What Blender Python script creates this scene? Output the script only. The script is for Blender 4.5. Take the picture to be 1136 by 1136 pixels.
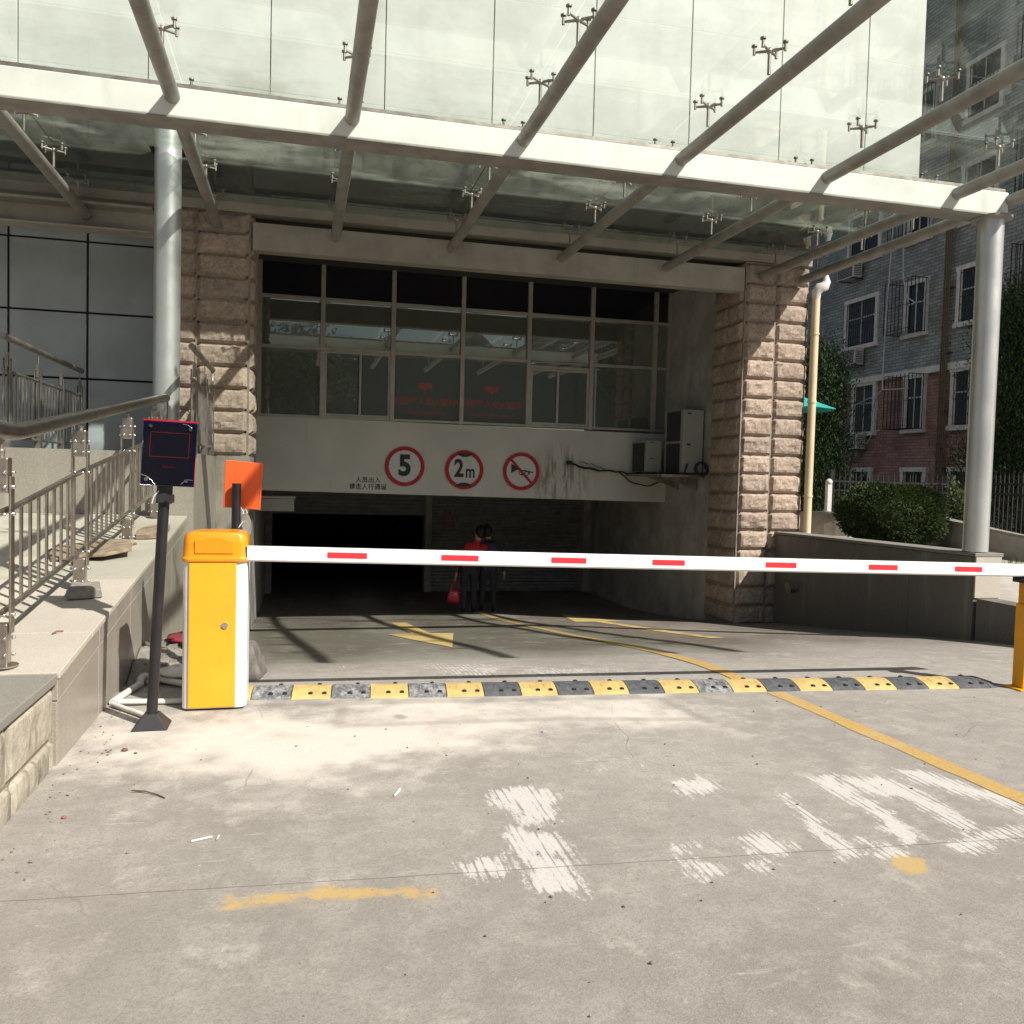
import bpy, bmesh, math, random
import numpy as np
from mathutils import Vector, Matrix, Euler
random.seed(7); rng = np.random.default_rng(7)
S = bpy.context.scene
for o in list(bpy.data.objects): bpy.data.objects.remove(o)
COL = S.collection
R_ = math.radians

# ------------------------------------------------------------------ camera
cam = bpy.data.cameras.new("camera"); camo = bpy.data.objects.new("camera", cam); COL.objects.link(camo)
YAW, ROLL, PITCH, EYE = R_(13.9), .026, R_(2.42), 1.45
fw = Vector((math.sin(YAW)*math.cos(PITCH), math.cos(YAW)*math.cos(PITCH), -math.sin(PITCH)))
r0 = Vector((math.cos(YAW), -math.sin(YAW), 0)); u0 = r0.cross(fw)
c_, s_ = math.cos(ROLL), math.sin(ROLL)
rt = r0*c_ + u0*s_; up = u0*c_ - r0*s_
mw = Matrix((rt, up, -fw)).transposed().to_4x4(); mw.translation = (0, 0, EYE)
camo.matrix_world = mw
cam.sensor_width = 36; cam.lens = 36*940/1136; cam.clip_end = 2000; cam.clip_start = .05
S.camera = camo
S.render.resolution_x = S.render.resolution_y = 1024
# ------------------------------------------------------------------ light
SUN_AZ, SUN_EL = R_(41), R_(43)       # azimuth from the facade normal towards +X
sd = Vector((math.sin(SUN_AZ)*math.cos(SUN_EL), -math.cos(SUN_AZ)*math.cos(SUN_EL), math.sin(SUN_EL)))
w = bpy.data.worlds.new("World"); S.world = w; w.use_nodes = True
nt = w.node_tree; sky = nt.nodes.new('ShaderNodeTexSky'); sky.sky_type = 'NISHITA'; sky.sun_disc = False
sky.sun_elevation = SUN_EL; sky.sun_rotation = math.atan2(sd.x, sd.y); sky.air_density = 1.0; sky.dust_density = 2.5; sky.ozone_density = 1.0
bg = nt.nodes['Background']; bg.inputs[1].default_value = .05
nt.links.new(sky.outputs[0], bg.inputs[0])
sl = bpy.data.lights.new("sun", 'SUN'); sl.energy = 4.8; sl.angle = R_(.7); sl.color = (1, .945, .86)
so = bpy.data.objects.new("sun", sl); COL.objects.link(so)
so.rotation_euler = sd.to_track_quat('Z', 'Y').to_euler(); so.location = sd*60
S.view_settings.view_transform = 'Standard'; S.view_settings.look = 'None'
S.view_settings.exposure = .6; S.view_settings.gamma = 1
S.render.engine = 'CYCLES'
S.cycles.max_bounces = 8; S.cycles.transparent_max_bounces = 24

# ------------------------------------------------------------------ materials
class N:
    def __init__(s, name):
        s.m = bpy.data.materials.new(name); s.m.use_nodes = True; s.t = s.m.node_tree
        s.b = s.t.nodes['Principled BSDF']; s.out = s.t.nodes['Material Output']; s.co = None
    def n(s, typ, **k):
        x = s.t.nodes.new('ShaderNode'+typ)
        for a, v in k.items():
            if a.startswith('i_'):
                x.inputs[int(a[2:]) if a[2:].isdigit() else a[2:].replace('_', ' ')].default_value = v
            else: setattr(x, a, v)
        return x
    def l(s, a, b): s.t.links.new(a, b)
    def obj(s):
        if s.co is None:
            tc = s.n('TexCoord'); oi = s.n('ObjectInfo'); ad = s.n('VectorMath', operation='MULTIPLY_ADD')
            s.l(oi.outputs['Random'], ad.inputs[0]); ad.inputs[1].default_value = (7.3, 4.1, 9.7); s.l(tc.outputs['Object'], ad.inputs[2])
            s.co = ad.outputs[0]
        return s.co
    def geo(s): return s.n('NewGeometry').outputs['Position']
    def scale(s, co, v):
        x = s.n('VectorMath', operation='MULTIPLY'); s.l(co, x.inputs[0]); x.inputs[1].default_value = v; return x.outputs[0]
    def noise(s, co, sc, det=4, ro=.55, lac=2):
        x = s.n('TexNoise'); s.l(co, x.inputs['Vector']); x.inputs['Scale'].default_value = sc
        x.inputs['Detail'].default_value = det; x.inputs['Roughness'].default_value = ro; return x.outputs[0]
    def ramp(s, v, a, b, ca=(0, 0, 0, 1), cb=(1, 1, 1, 1)):
        x = s.n('MapRange', interpolation_type='SMOOTHSTEP'); s.l(v, x.inputs[0]); x.inputs[1].default_value = a; x.inputs[2].default_value = b
        return x.outputs[0]
    def mth(s, op, a, b=0.):
        x = s.n('Math', operation=op)
        for i, v in enumerate((a, b)):
            if isinstance(v, (int, float)): x.inputs[i].default_value = v
            else: s.l(v, x.inputs[i])
        return x.outputs[0]
    def mix(s, f, a, b, bt='MIX'):
        x = s.n('Mix', data_type='RGBA', blend_type=bt)
        for i, v in ((0, f), (6, a), (7, b)):
            if isinstance(v, (int, float)): x.inputs[i].default_value = v
            elif isinstance(v, tuple): x.inputs[i].default_value = (*v, 1) if len(v) == 3 else v
            else: s.l(v, x.inputs[i])
        return x.outputs[2]
    def bump(s, h, st=.3, d=.01):
        x = s.n('Bump'); x.inputs['Strength'].default_value = st; x.inputs['Distance'].default_value = d; s.l(h, x.inputs['Height'])
        s.l(x.outputs[0], s.b.inputs['Normal']); return x
    def attr(s, nm): return s.n('Attribute', attribute_name=nm).outputs['Fac']

def mat(name, col, rough=.6, metal=0., var=.18, vs=5., bump=0., bs=60., spec=.5, dirt=0., dcol=(.12, .10, .08), rvar=.12, coat=0.):
    n = N(name); co = n.obj()
    f = n.noise(co, vs, 5, .6)
    dk = tuple(c*(1-var) for c in col); lt = tuple(min(1, c*(1+var)) for c in col)
    c = n.mix(n.ramp(f, .3, .7), dk, lt)
    if dirt:
        d = n.ramp(n.noise(co, vs*.7+1.3, 7, .7), .52, .75)
        c = n.mix(n.mth('MULTIPLY', d, dirt), c, dcol)
    n.l(c, n.b.inputs['Base Color'])
    r = n.mth('ADD', n.mth('MULTIPLY', n.noise(co, vs*2.3, 4), rvar*2), rough-rvar)
    n.l(r, n.b.inputs['Roughness']); n.b.inputs['Metallic'].default_value = metal
    n.b.inputs['Specular IOR Level'].default_value = spec
    if coat: n.b.inputs['Coat Weight'].default_value = coat
    if bump: n.bump(n.noise(co, bs, 5, .65), bump, .01)
    return n.m

def mat_streaked(name, col, rough=.6, streak=.5, scol=(.12, .11, .09), var=.15, bump=.1, xs=9., zs=.5, bs=40., spec=.4, thr=(.5, .8)):
    """wall finish with vertical run-off stains"""
    n = N(name); co = n.obj()
    f = n.noise(co, 2.2, 6, .6)
    c = n.mix(n.ramp(f, .3, .7), tuple(x*(1-var) for x in col), tuple(min(1, x*(1+var)) for x in col))
    st = n.ramp(n.noise(n.scale(co, (xs, xs, zs)), 1., 5, .6), *thr)
    c = n.mix(n.mth('MULTIPLY', st, streak), c, scol)
    n.l(c, n.b.inputs['Base Color']); n.b.inputs['Roughness'].default_value = rough; n.b.inputs['Specular IOR Level'].default_value = spec
    if bump: n.bump(n.noise(co, bs, 5, .6), bump, .006)
    return n.m

MT = {}
MT['white_paint'] = mat('white_paint', (.80, .80, .79), .35, var=.05, dirt=.22, dcol=(.5, .48, .43), coat=.2)
MT['cabinet_white'] = mat('cabinet_white', (.76, .76, .78), .34, var=.05, coat=.2, dirt=.25, dcol=(.5, .48, .44))
MT['yellow_paint'] = mat('yellow_paint', (.74, .37, .018), .38, var=.05, vs=2.5, coat=.2, dirt=.22, dcol=(.42, .25, .06))
MT['yellow_cap'] = mat('yellow_cap', (.70, .27, .008), .32, var=.04, coat=.3)
MT['orange_paint'] = mat('orange_paint', (.84, .12, .025), .45, var=.05)
MT['post_yellow'] = mat('post_yellow', (.80, .36, .01), .4, var=.06, dirt=.1)
MT['red_tape'] = mat('red_tape', (.72, .035, .05), .35, var=.06, vs=40)
MT['black_metal'] = mat('black_metal', (.012, .012, .014), .42, var=.3, dirt=.15, dcol=(.08, .075, .07))
MT['black_plastic'] = mat('black_plastic', (.02, .02, .022), .5, var=.2)
MT['navy_acrylic'] = mat('navy_acrylic', (.005, .0045, .018), .12, var=.1, coat=.6, rvar=.03)
MT['acrylic_black'] = mat('acrylic_black', (.006, .006, .010), .12, var=.1, rvar=.03)
MT['red_print'] = mat('red_print', (.06, .006, .006), .3)
MT['steel'] = mat('steel', (.50, .45, .39), .34, .95, var=.2, vs=9, dirt=.25, dcol=(.22, .17, .12))
MT['steel_bright'] = mat('steel_bright', (.75, .74, .72), .2, 1., var=.08)
MT['steel_dull'] = mat('steel_dull', (.30, .27, .24), .45, .7, var=.25, vs=8, dirt=.3, dcol=(.15, .12, .09))
MT['handrail_steel'] = mat('handrail_steel', (.36, .33, .30), .32, 1., var=.15, vs=6, dirt=.15, dcol=(.2, .17, .14))
MT['column_paint'] = mat('column_paint', (.60, .61, .60), .36, .65, var=.06, vs=2, dirt=.12, dcol=(.4, .39, .36))
MT['beam_paint'] = mat_streaked('beam_paint', (.70, .70, .66), .42, .35, (.38, .35, .29), .05, 0, 3.5, .6)
MT['rafter_paint'] = mat('rafter_paint', (.26, .24, .215), .5, .1, var=.18, vs=5, dirt=.25, dcol=(.12, .10, .08))
MT['channel_paint'] = mat_streaked('channel_paint', (.33, .30, .255), .6, .45, (.14, .12, .10), .15, .05, 4, .8)
MT['panel_grey'] = mat_streaked('panel_grey', (.40, .44, .465), .55, .3, (.28, .31, .32), .08, .02, 2.5, .25)
MT['panel_white'] = mat_streaked('panel_white', (.56, .56, .53), .35, .5, (.40, .38, .33), .08, .02, 2.5, .25)
MT['joint_black'] = mat('joint_black', (.02, .02, .02), .8)
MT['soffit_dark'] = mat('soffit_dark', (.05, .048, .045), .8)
MT['mullion'] = mat('mullion', (.42, .39, .34), .45, .35, var=.1)
MT['shutter'] = mat('shutter', (.32, .325, .32), .5, .4, var=.12, dirt=.2)
MT['garage_wall'] = mat_streaked('garage_wall', (.36, .35, .33), .85, .55, (.07, .065, .06), .2, .1, 2.5, .7)
MT['garage_dark'] = mat('garage_dark', (.2, .2, .2), .9)
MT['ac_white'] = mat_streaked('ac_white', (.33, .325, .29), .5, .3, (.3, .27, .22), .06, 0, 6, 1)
MT['ac_grille'] = mat('ac_grille', (.03, .03, .035), .6)
MT['pipe_cream'] = mat_streaked('pipe_cream', (.62, .51, .34), .45, .35, (.42, .32, .18), .08, 0, 8, .5)
MT['pvc_white'] = mat('pvc_white', (.62, .60, .56), .4, var=.1, vs=12, dirt=.4, dcol=(.35, .32, .28))
MT['black_rubber'] = mat('black_rubber', (.075, .08, .09), .75, var=.3, vs=22, bump=.5, bs=120, dirt=.55, dcol=(.22, .215, .205))
MT['yellow_rubber'] = mat('yellow_rubber', (.50, .355, .13), .75, var=.15, vs=15, bump=.4, bs=120, dirt=.6, dcol=(.42, .37, .27))
MT['bolt_dark'] = mat('bolt_dark', (.03, .028, .028), .6, .4)
MT['wood_board'] = mat('wood_board', (.30, .22, .16), .85, var=.3, vs=14, bump=.6, bs=40)
MT['stone_block'] = mat('stone_block', (.22, .205, .18), .9, var=.25, vs=14, bump=.8, bs=50)
MT['stone_dark'] = mat('stone_dark', (.13, .12, .105), .9, var=.35, vs=9, bump=.8, bs=40)
MT['cable_black'] = mat('cable_black', (.015, .015, .015), .6)
MT['hose_grey'] = mat('hose_grey', (.45, .45, .44), .5)
MT['pipe_ochre'] = mat('pipe_ochre', (.13, .095, .05), .6)
MT['brick_trim'] = mat('brick_trim', (.62, .59, .54), .8, var=.15)
MT['bar_iron'] = mat('bar_iron', (.05, .045, .042), .6, .3)
MT['fence_iron'] = mat('fence_iron', (.025, .024, .026), .5, .3)
MT['umbrella_green'] = mat('umbrella_green', (.02, .33, .29), .6, var=.15)
MT['sign_white'] = mat('sign_white', (.60, .61, .60), .35, var=.08, vs=20)
MT['sign_red'] = mat('sign_red', (.42, .012, .022), .3, var=.12, vs=20)
MT['ink'] = mat('ink', (.02, .022, .02), .5)
MT['paper'] = mat('paper', (.62, .61, .57), .8, var=.06)
MT['ink_faded'] = mat('ink_faded', (.06, .06, .058), .8)
MT['letter_red'] = mat('letter_red', (.85, .045, .04), .4, var=.05)
MT['bark'] = mat('bark', (.10, .075, .055), .9, var=.3, bump=.8, bs=30)
MT['skin'] = mat('skin', (.48, .30, .22), .5, var=.08)
MT['hair'] = mat('hair', (.012, .010, .009), .5, var=.2, vs=60, bump=.4, bs=200)
MT['jacket_red'] = mat('jacket_red', (.58, .03, .035), .75, var=.2, vs=12, bump=.4, bs=30)
MT['jacket_navy'] = mat('jacket_navy', (.028, .032, .055), .8, var=.25, vs=12, bump=.4, bs=30)
MT['trousers'] = mat('trousers', (.022, .024, .032), .85, var=.25, vs=10, bump=.3, bs=30)
MT['shoe'] = mat('shoe', (.02, .018, .018), .5)
MT['bag_red'] = mat('bag_red', (.50, .02, .06), .3, var=.12, coat=.4)
MT['cloth_red'] = mat('cloth_red', (.22, .025, .04), .85, var=.3, vs=20, bump=.5)
MT['cloth_green'] = mat('cloth_green', (.05, .075, .06), .85, var=.3, vs=20, bump=.5)
MT['litter_white'] = mat('litter_white', (.7, .69, .65), .7)
MT['brick_crumb'] = mat('brick_crumb', (.30, .14, .09), .9)
MT['twig'] = mat('twig', (.12, .08, .055), .9)
MT['leaf_dry'] = mat('leaf_dry', (.16, .09, .05), .8)
MT['grass'] = mat('grass', (.10, .14, .03), .8, var=.4, vs=9)
MT['yard_paving'] = mat('yard_paving', (.38, .36, .32), .85, var=.15, vs=2.5, bump=.3, bs=40, dirt=.2)
MT['planter'] = mat_streaked('planter', (.30, .27, .23), .85, .5, (.12, .11, .09), .2, .3, 3, .6)
MT['ramp_paving'] = mat('ramp_paving', (.46, .42, .355), .85, var=.14, vs=3, bump=.3, bs=45, dirt=.25, dcol=(.22, .19, .15))
MT['shop_wall'] = mat('shop_wall', (.10, .11, .10), .8, var=.1, vs=.5)

def leafmat(name, a, b, tr=.25):
    n = N(name)
    g = n.n('NewGeometry'); f = g.outputs['Random Per Island']
    c = n.mix(f, a, b); n.l(c, n.b.inputs['Base Color']); n.b.inputs['Roughness'].default_value = .75; n.b.inputs['Specular IOR Level'].default_value = .3
    t = n.n('BsdfTranslucent'); n.l(c, t.inputs[0]); mx = n.n('MixShader'); mx.inputs[0].default_value = tr
    n.l(n.b.outputs[0], mx.inputs[1]); n.l(t.outputs[0], mx.inputs[2]); n.l(mx.outputs[0], n.out.inputs[0])
    return n.m
MT['leaf_hedge'] = leafmat('leaf_hedge', (.014, .030, .009), (.055, .085, .022))
MT['leaf_cypress'] = leafmat('leaf_cypress', (.012, .032, .012), (.045, .08, .025), .15)
MT['leaf_shrub'] = leafmat('leaf_shrub', (.035, .06, .02), (.10, .13, .05))
MT['leaf_tree'] = leafmat('leaf_tree', (.03, .055, .015), (.09, .12, .035))

def m_rock():
    n = N('rock_faced_granite'); co = n.obj()
    f = n.noise(co, 3.5, 7, .65); g = n.noise(co, 28, 5, .7)
    c = n.mix(n.ramp(f, .3, .72), (.25, .192, .152), (.42, .335, .272))
    c = n.mix(n.ramp(g, .35, .75), c, (.47, .385, .315), 'MIX'); 
    d = n.ramp(n.noise(n.scale(co, (1.5, 1.5, .4)), 2, 6, .7), .55, .8); c = n.mix(n.mth('MULTIPLY', d, .5), c, (.12, .10, .08))
    ri = n.n('NewGeometry').outputs['Random Per Island']; c = n.mix(n.ramp(ri, 0, 1), n.mix(1., c, (.86, .86, .87), 'MULTIPLY'), n.mix(1., c, (1.07, 1.05, 1.03), 'MULTIPLY'))
    n.l(c, n.b.inputs['Base Color']); n.b.inputs['Roughness'].default_value = .85; n.b.inputs['Specular IOR Level'].default_value = .25
    h = n.mth('ADD', n.noise(co, 22, 8, .7), n.mth('MULTIPLY', n.noise(co, 95, 4, .6), .35)); n.bump(h, .6, .02)
    return n.m
MT['rock'] = m_rock()
MT['mortar'] = mat('mortar', (.25, .205, .17), .95, var=.2, vs=10)

def m_granite(name, base, dark, streak, gloss=.3, spec=.5):
    n = N(name); co = n.obj(); 
    f = n.noise(co, 160, 3, .7); g = n.noise(co, 1.6, 6, .6)
    c = n.mix(n.ramp(f, .35, .65), dark, base); c = n.mix(n.mth('MULTIPLY', n.ramp(g, .4, .7), .35), c, tuple(x*.72 for x in base))
    st = n.ramp(n.noise(n.scale(co, (6, 6, .35)), 1, 5, .65), .52, .78); c = n.mix(n.mth('MULTIPLY', st, streak), c, (.52, .49, .44))
    st2 = n.ramp(n.noise(n.scale(co, (4, 4, .5)), 1.3, 6, .7), .58, .8); c = n.mix(n.mth('MULTIPLY', st2, streak), c, (.09, .08, .07))
    n.l(c, n.b.inputs['Base Color'])
    n.l(n.mth('ADD', n.mth('MULTIPLY', n.noise(co, 5, 5, .7), .45), gloss-.1), n.b.inputs['Roughness']); n.b.inputs['Specular IOR Level'].default_value = spec
    return n.m
MT['granite'] = m_granite('granite_cladding', (.35, .315, .265), (.235, .21, .178), .5, .25)
MT['granite_dark'] = m_granite('granite_dark', (.19, .175, .152), (.105, .097, .085), .3, .45)
MT['granite_top'] = m_granite('granite_coping', (.49, .45, .385), (.36, .325, .275), .15, .6, .3)
MT['granite_top_dark'] = m_granite('granite_coping_dark', (.26, .25, .22), (.18, .17, .15), .15, .6, .3)
def m_masonry():
    n = N('weathered_masonry'); co = n.obj()
    f = n.noise(co, 5, 7, .7); c = n.mix(n.ramp(f, .3, .7), (.30, .27, .21), (.48, .435, .355))
    st = n.ramp(n.noise(n.scale(co, (5, 5, 1.2)), 1.5, 7, .75), .46, .66); c = n.mix(n.mth('MULTIPLY', st, .8), c, (.085, .075, .06))
    n.l(c, n.b.inputs['Base Color']); n.b.inputs['Roughness'].default_value = .95
    n.bump(n.noise(co, 18, 8, .7), .9, .015); return n.m
MT['masonry'] = m_masonry()

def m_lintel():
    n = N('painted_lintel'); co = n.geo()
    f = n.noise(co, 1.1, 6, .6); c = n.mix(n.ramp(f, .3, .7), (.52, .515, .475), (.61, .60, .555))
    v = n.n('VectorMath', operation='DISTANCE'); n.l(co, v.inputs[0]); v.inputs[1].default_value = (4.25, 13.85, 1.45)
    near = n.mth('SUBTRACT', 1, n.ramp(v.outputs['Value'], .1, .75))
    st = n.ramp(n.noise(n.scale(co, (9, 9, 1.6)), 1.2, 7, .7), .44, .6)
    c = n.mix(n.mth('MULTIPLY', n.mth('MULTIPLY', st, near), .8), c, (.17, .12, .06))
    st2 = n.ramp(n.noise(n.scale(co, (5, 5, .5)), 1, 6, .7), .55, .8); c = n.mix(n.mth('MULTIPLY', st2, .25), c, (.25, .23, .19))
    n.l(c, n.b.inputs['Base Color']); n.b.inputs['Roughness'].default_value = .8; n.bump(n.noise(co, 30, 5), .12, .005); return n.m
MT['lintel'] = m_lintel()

def m_canopy_glass():
    n = N('dirty_canopy_glass'); co = n.geo()
    tr = n.n('BsdfTransparent'); tr.inputs[0].default_value = (.945, .98, .962, 1)
    gl = n.n('BsdfGlossy'); gl.inputs['Roughness'].default_value = .03; gl.inputs[0].default_value = (.86, .93, .90, 1)
    fr = n.n('Fresnel'); fr.inputs[0].default_value = 1.5
    a = n.n('MixShader'); bf = n.n('NewGeometry').outputs['Backfacing']; n.l(n.mth('MULTIPLY', n.mth('MINIMUM', fr.outputs[0], .75), n.mth('SUBTRACT', 1, bf)), a.inputs[0]); n.l(tr.outputs[0], a.inputs[1]); n.l(gl.outputs[0], a.inputs[2])
    df = n.n('BsdfDiffuse'); df.inputs[0].default_value = (.38, .42, .36, 1)
    tl = n.n('BsdfTranslucent'); tl.inputs[0].default_value = (.40, .43, .36, 1)
    d = n.n('MixShader'); d.inputs[0].default_value = .6; n.l(df.outputs[0], d.inputs[1]); n.l(tl.outputs[0], d.inputs[2])
    k = n.ramp(n.noise(n.scale(co, (.7, 1.5, 1)), 1.1, 7, .62), .50, .70); k2 = n.ramp(n.noise(n.scale(co, (.8, .35, 1)), 3, 6, .7), .3, .9)
    # dirt on the rear rows, with extra dust added to soften shadows below
    s = n.n('SeparateXYZ'); n.l(co, s.inputs[0]); yy = n.ramp(s.outputs[1], 7.2, 8.4)
    fac = n.mth('ADD', n.mth('ADD', n.mth('MULTIPLY', k, n.mth('ADD', .08, n.mth('MULTIPLY', yy, .34))), n.mth('MULTIPLY', k2, n.mth('ADD', .06, n.mth('MULTIPLY', yy, .10)))), n.mth('ADD', .012, n.mth('MULTIPLY', yy, .04)))
    o = n.n('MixShader'); n.l(fac, o.inputs[0]); n.l(a.outputs[0], o.inputs[1]); n.l(d.outputs[0], o.inputs[2]); n.l(o.outputs[0], n.out.inputs[0])
    return n.m
MT['canopy_glass'] = m_canopy_glass()
def m_window_glass(name, body, mirror, tint=(.80, .86, .84)):
    n = N(name)
    n.b.inputs['Base Color'].default_value = (*body, 1); n.b.inputs['Roughness'].default_value = .25
    gl = n.n('BsdfGlossy'); gl.inputs['Roughness'].default_value = .015; gl.inputs[0].default_value = (*tint, 1)
    lw = n.n('LayerWeight'); lw.inputs[0].default_value = .35
    f = n.mth('ADD', n.mth('MULTIPLY', lw.outputs['Fresnel'], .6), mirror)
    co = n.obj(); b = n.n('Bump'); b.inputs['Strength'].default_value = .012; b.inputs['Distance'].default_value = .05; n.l(n.noise(co, 1.3, 2), b.inputs['Height']); n.l(b.outputs[0], gl.inputs['Normal'])
    mx = n.n('MixShader'); n.l(f, mx.inputs[0]); n.l(n.b.outputs[0], mx.inputs[1]); n.l(gl.outputs[0], mx.inputs[2]); n.l(mx.outputs[0], n.out.inputs[0]); return n.m
MT['window_glass'] = m_window_glass('tinted_window_glass', (.11, .122, .10), .28)
MT['window_glass_dark'] = m_window_glass('dark_window_glass', (.006, .006, .010), .02)
MT['flat_glass'] = mat('flat_window_glass', (.016, .017, .018), .22, spec=.3)
MT['ac_pale'] = mat_streaked('ac_pale', (.58, .57, .53), .5, .3, (.35, .32, .27), .06, 0, 6, 1)

def m_brick(name, c1, c2, mortar, sx, ch, plane='YZ', bump=.5, var=.35):
    n = N(name); co = n.geo(); s = n.n('SeparateXYZ'); n.l(co, s.inputs[0]); c = n.n('CombineXYZ')
    n.l(s.outputs[1], c.inputs[0]); n.l(s.outputs[2], c.inputs[1])
    b = n.n('TexBrick', offset=.5); n.l(c.outputs[0], b.inputs['Vector']); b.inputs['Scale'].default_value = 1
    b.inputs['Brick Width'].default_value = sx; b.inputs['Row Height'].default_value = ch; b.inputs['Mortar Size'].default_value = ch*.1
    b.inputs['Color1'].default_value = (*c1, 1); b.inputs['Color2'].default_value = (*c2, 1); b.inputs['Mortar'].default_value = (*mortar, 1)
    f = n.noise(co, 1.2, 6, .65); cc = n.mix(n.ramp(f, .3, .7), b.outputs['Color'], tuple(x*(1-var) for x in c1), 'MULTIPLY'); cc = n.mix(.5, b.outputs['Color'], cc)
    n.l(cc, n.b.inputs['Base Color']); n.b.inputs['Roughness'].default_value = .75
    n.bump(b.outputs['Fac'], -bump, .01); return n.m
MT['tile_blue'] = m_brick('blue_grey_wall_tile', (.385, .405, .385), (.26, .28, .275), (.14, .145, .14), .3, .10)
MT['brick_red'] = m_brick('red_wall_brick', (.46, .25, .19), (.31, .175, .145), (.16, .13, .115), .30, .095)

# ------------------------------------------------------------------ mesh helpers
def wloc(o):
    v = Vector((0, 0, 0))
    while o is not None: v += o.location; o = o.parent
    return v
def tag(o, label=None, cat=None, group=None, kind=None):
    if label: o['label'] = label
    if cat: o['category'] = cat
    if group: o['group'] = group
    if kind: o['kind'] = kind
    return o
def empty(name, loc, label, cat, group=None):
    o = bpy.data.objects.new(name, None); COL.objects.link(o); o.location = loc; o.empty_display_size = .1
    return tag(o, label, cat, group)
class MB:
    def __init__(s): s.v = []; s.f = []; s.mi = []; s.cur = 0; s.sm = []; s.smooth = False
    def add(s, vs, fs):
        b = len(s.v); s.v += [tuple(x) for x in vs]
        for f in fs: s.f.append(tuple(i+b for i in f)); s.mi.append(s.cur); s.sm.append(s.smooth)
        return s
    def box(s, x0, x1, y0, y1, z0, z1):
        return s.add([(x0,y0,z0),(x1,y0,z0),(x1,y1,z0),(x0,y1,z0),(x0,y0,z1),(x1,y0,z1),(x1,y1,z1),(x0,y1,z1)],
                     [(0,3,2,1),(4,5,6,7),(0,1,5,4),(1,2,6,5),(2,3,7,6),(3,0,4,7)])
    def hexa(s, bot, top):
        return s.add(list(bot)+list(top), [(0,3,2,1),(4,5,6,7),(0,1,5,4),(1,2,6,5),(2,3,7,6),(3,0,4,7)])
    def bar(s, p0, p1, w, h, upv=(0, 0, 1)):
        p0 = Vector(p0); p1 = Vector(p1); d = (p1-p0).normalized(); u = Vector(upv); sd_ = d.cross(u)
        if sd_.length < 1e-4: sd_ = Vector((1, 0, 0))
        sd_.normalize(); u = sd_.cross(d).normalized(); a = sd_*w/2; b = u*h/2
        return s.hexa([p0-a-b, p0+a-b, p1+a-b, p1-a-b], [p0-a+b, p0+a+b, p1+a+b, p1-a+b])
    def tube(s, pts, r, n=10, cap=True, radii=None):
        pts = [Vector(p) for p in pts]; rings = []; b = len(s.v); sm = s.smooth
        T0 = (pts[1]-pts[0]).normalized(); ref = Vector((0, 0, 1)) if abs(T0.z) < .9 else Vector((1, 0, 0))
        A = T0.cross(ref).normalized()
        vs = []
        for i, p in enumerate(pts):
            if i == 0: T = (pts[1]-pts[0])
            elif i == len(pts)-1: T = pts[-1]-pts[-2]
            else: T = (pts[i+1]-p).normalized()+(p-pts[i-1]).normalized()
            T.normalize(); A = (A-T*A.dot(T)).normalized(); B = T.cross(A)
            rr = radii[i] if radii else r
            for k in range(n):
                a = 2*math.pi*k/n; vs.append(p+A*math.cos(a)*rr+B*math.sin(a)*rr)
        fs = []
        for i in range(len(pts)-1):
            for k in range(n): fs.append((i*n+k, i*n+(k+1) % n, (i+1)*n+(k+1) % n, (i+1)*n+k))
        s.smooth = True; s.add(vs, fs); s.smooth = False
        if cap:
            s.add(vs[:n], [tuple(range(n-1, -1, -1))]); s.add(vs[-n:], [tuple(range(n))])
        s.smooth = sm; return s
    def cyl(s, p0, p1, r0, r1=None, n=16): return s.tube([p0, p1], r0, n, radii=[r0, r1 if r1 is not None else r0])
    def prism(s, poly, vec):
        n = len(poly); vec = Vector(vec); P = [Vector(p) for p in poly]
        return s.add(P+[p+vec for p in P], [tuple(range(n-1, -1, -1)), tuple(range(n, 2*n))]+[(i, (i+1) % n, n+(i+1) % n, n+i) for i in range(n)])
    def ball(s, c, r, n=8, sc=(1, 1, 1)):
        vs = []; fs = []; m = max(4, n//2+1)
        for i in range(m+1):
            t = math.pi*i/m
            for k in range(n):
                a = 2*math.pi*k/n; vs.append((c[0]+r*sc[0]*math.sin(t)*math.cos(a), c[1]+r*sc[1]*math.sin(t)*math.sin(a), c[2]+r*sc[2]*math.cos(t)))
        for i in range(m):
            for k in range(n): fs.append((i*n+k, (i+1)*n+k, (i+1)*n+(k+1) % n, i*n+(k+1) % n))
        sm = s.smooth; s.smooth = True; s.add(vs, fs); s.smooth = sm; return s
    def disc_ring(s, c, r0, r1, y0, y1, n=48, a0=0, a1=2*math.pi):
        """annulus in the XZ plane between depths y0 (front) and y1"""
        vs = []; full = abs(a1-a0-2*math.pi) < 1e-6; m = n if full else n+1
        for k in range(m):
            a = a0+(a1-a0)*k/n; ca, sa = math.cos(a), math.sin(a)
            for (r, y) in ((r0, y0), (r1, y0), (r1, y1), (r0, y1)): vs.append((c[0]+r*ca, y, c[2]+r*sa))
        fs = []
        for k in range(n):
            j = (k+1) % m
            for q in range(4): fs.append((k*4+q, k*4+(q+1) % 4, j*4+(q+1) % 4, j*4+q))
        return s.add(vs, fs)
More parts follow.
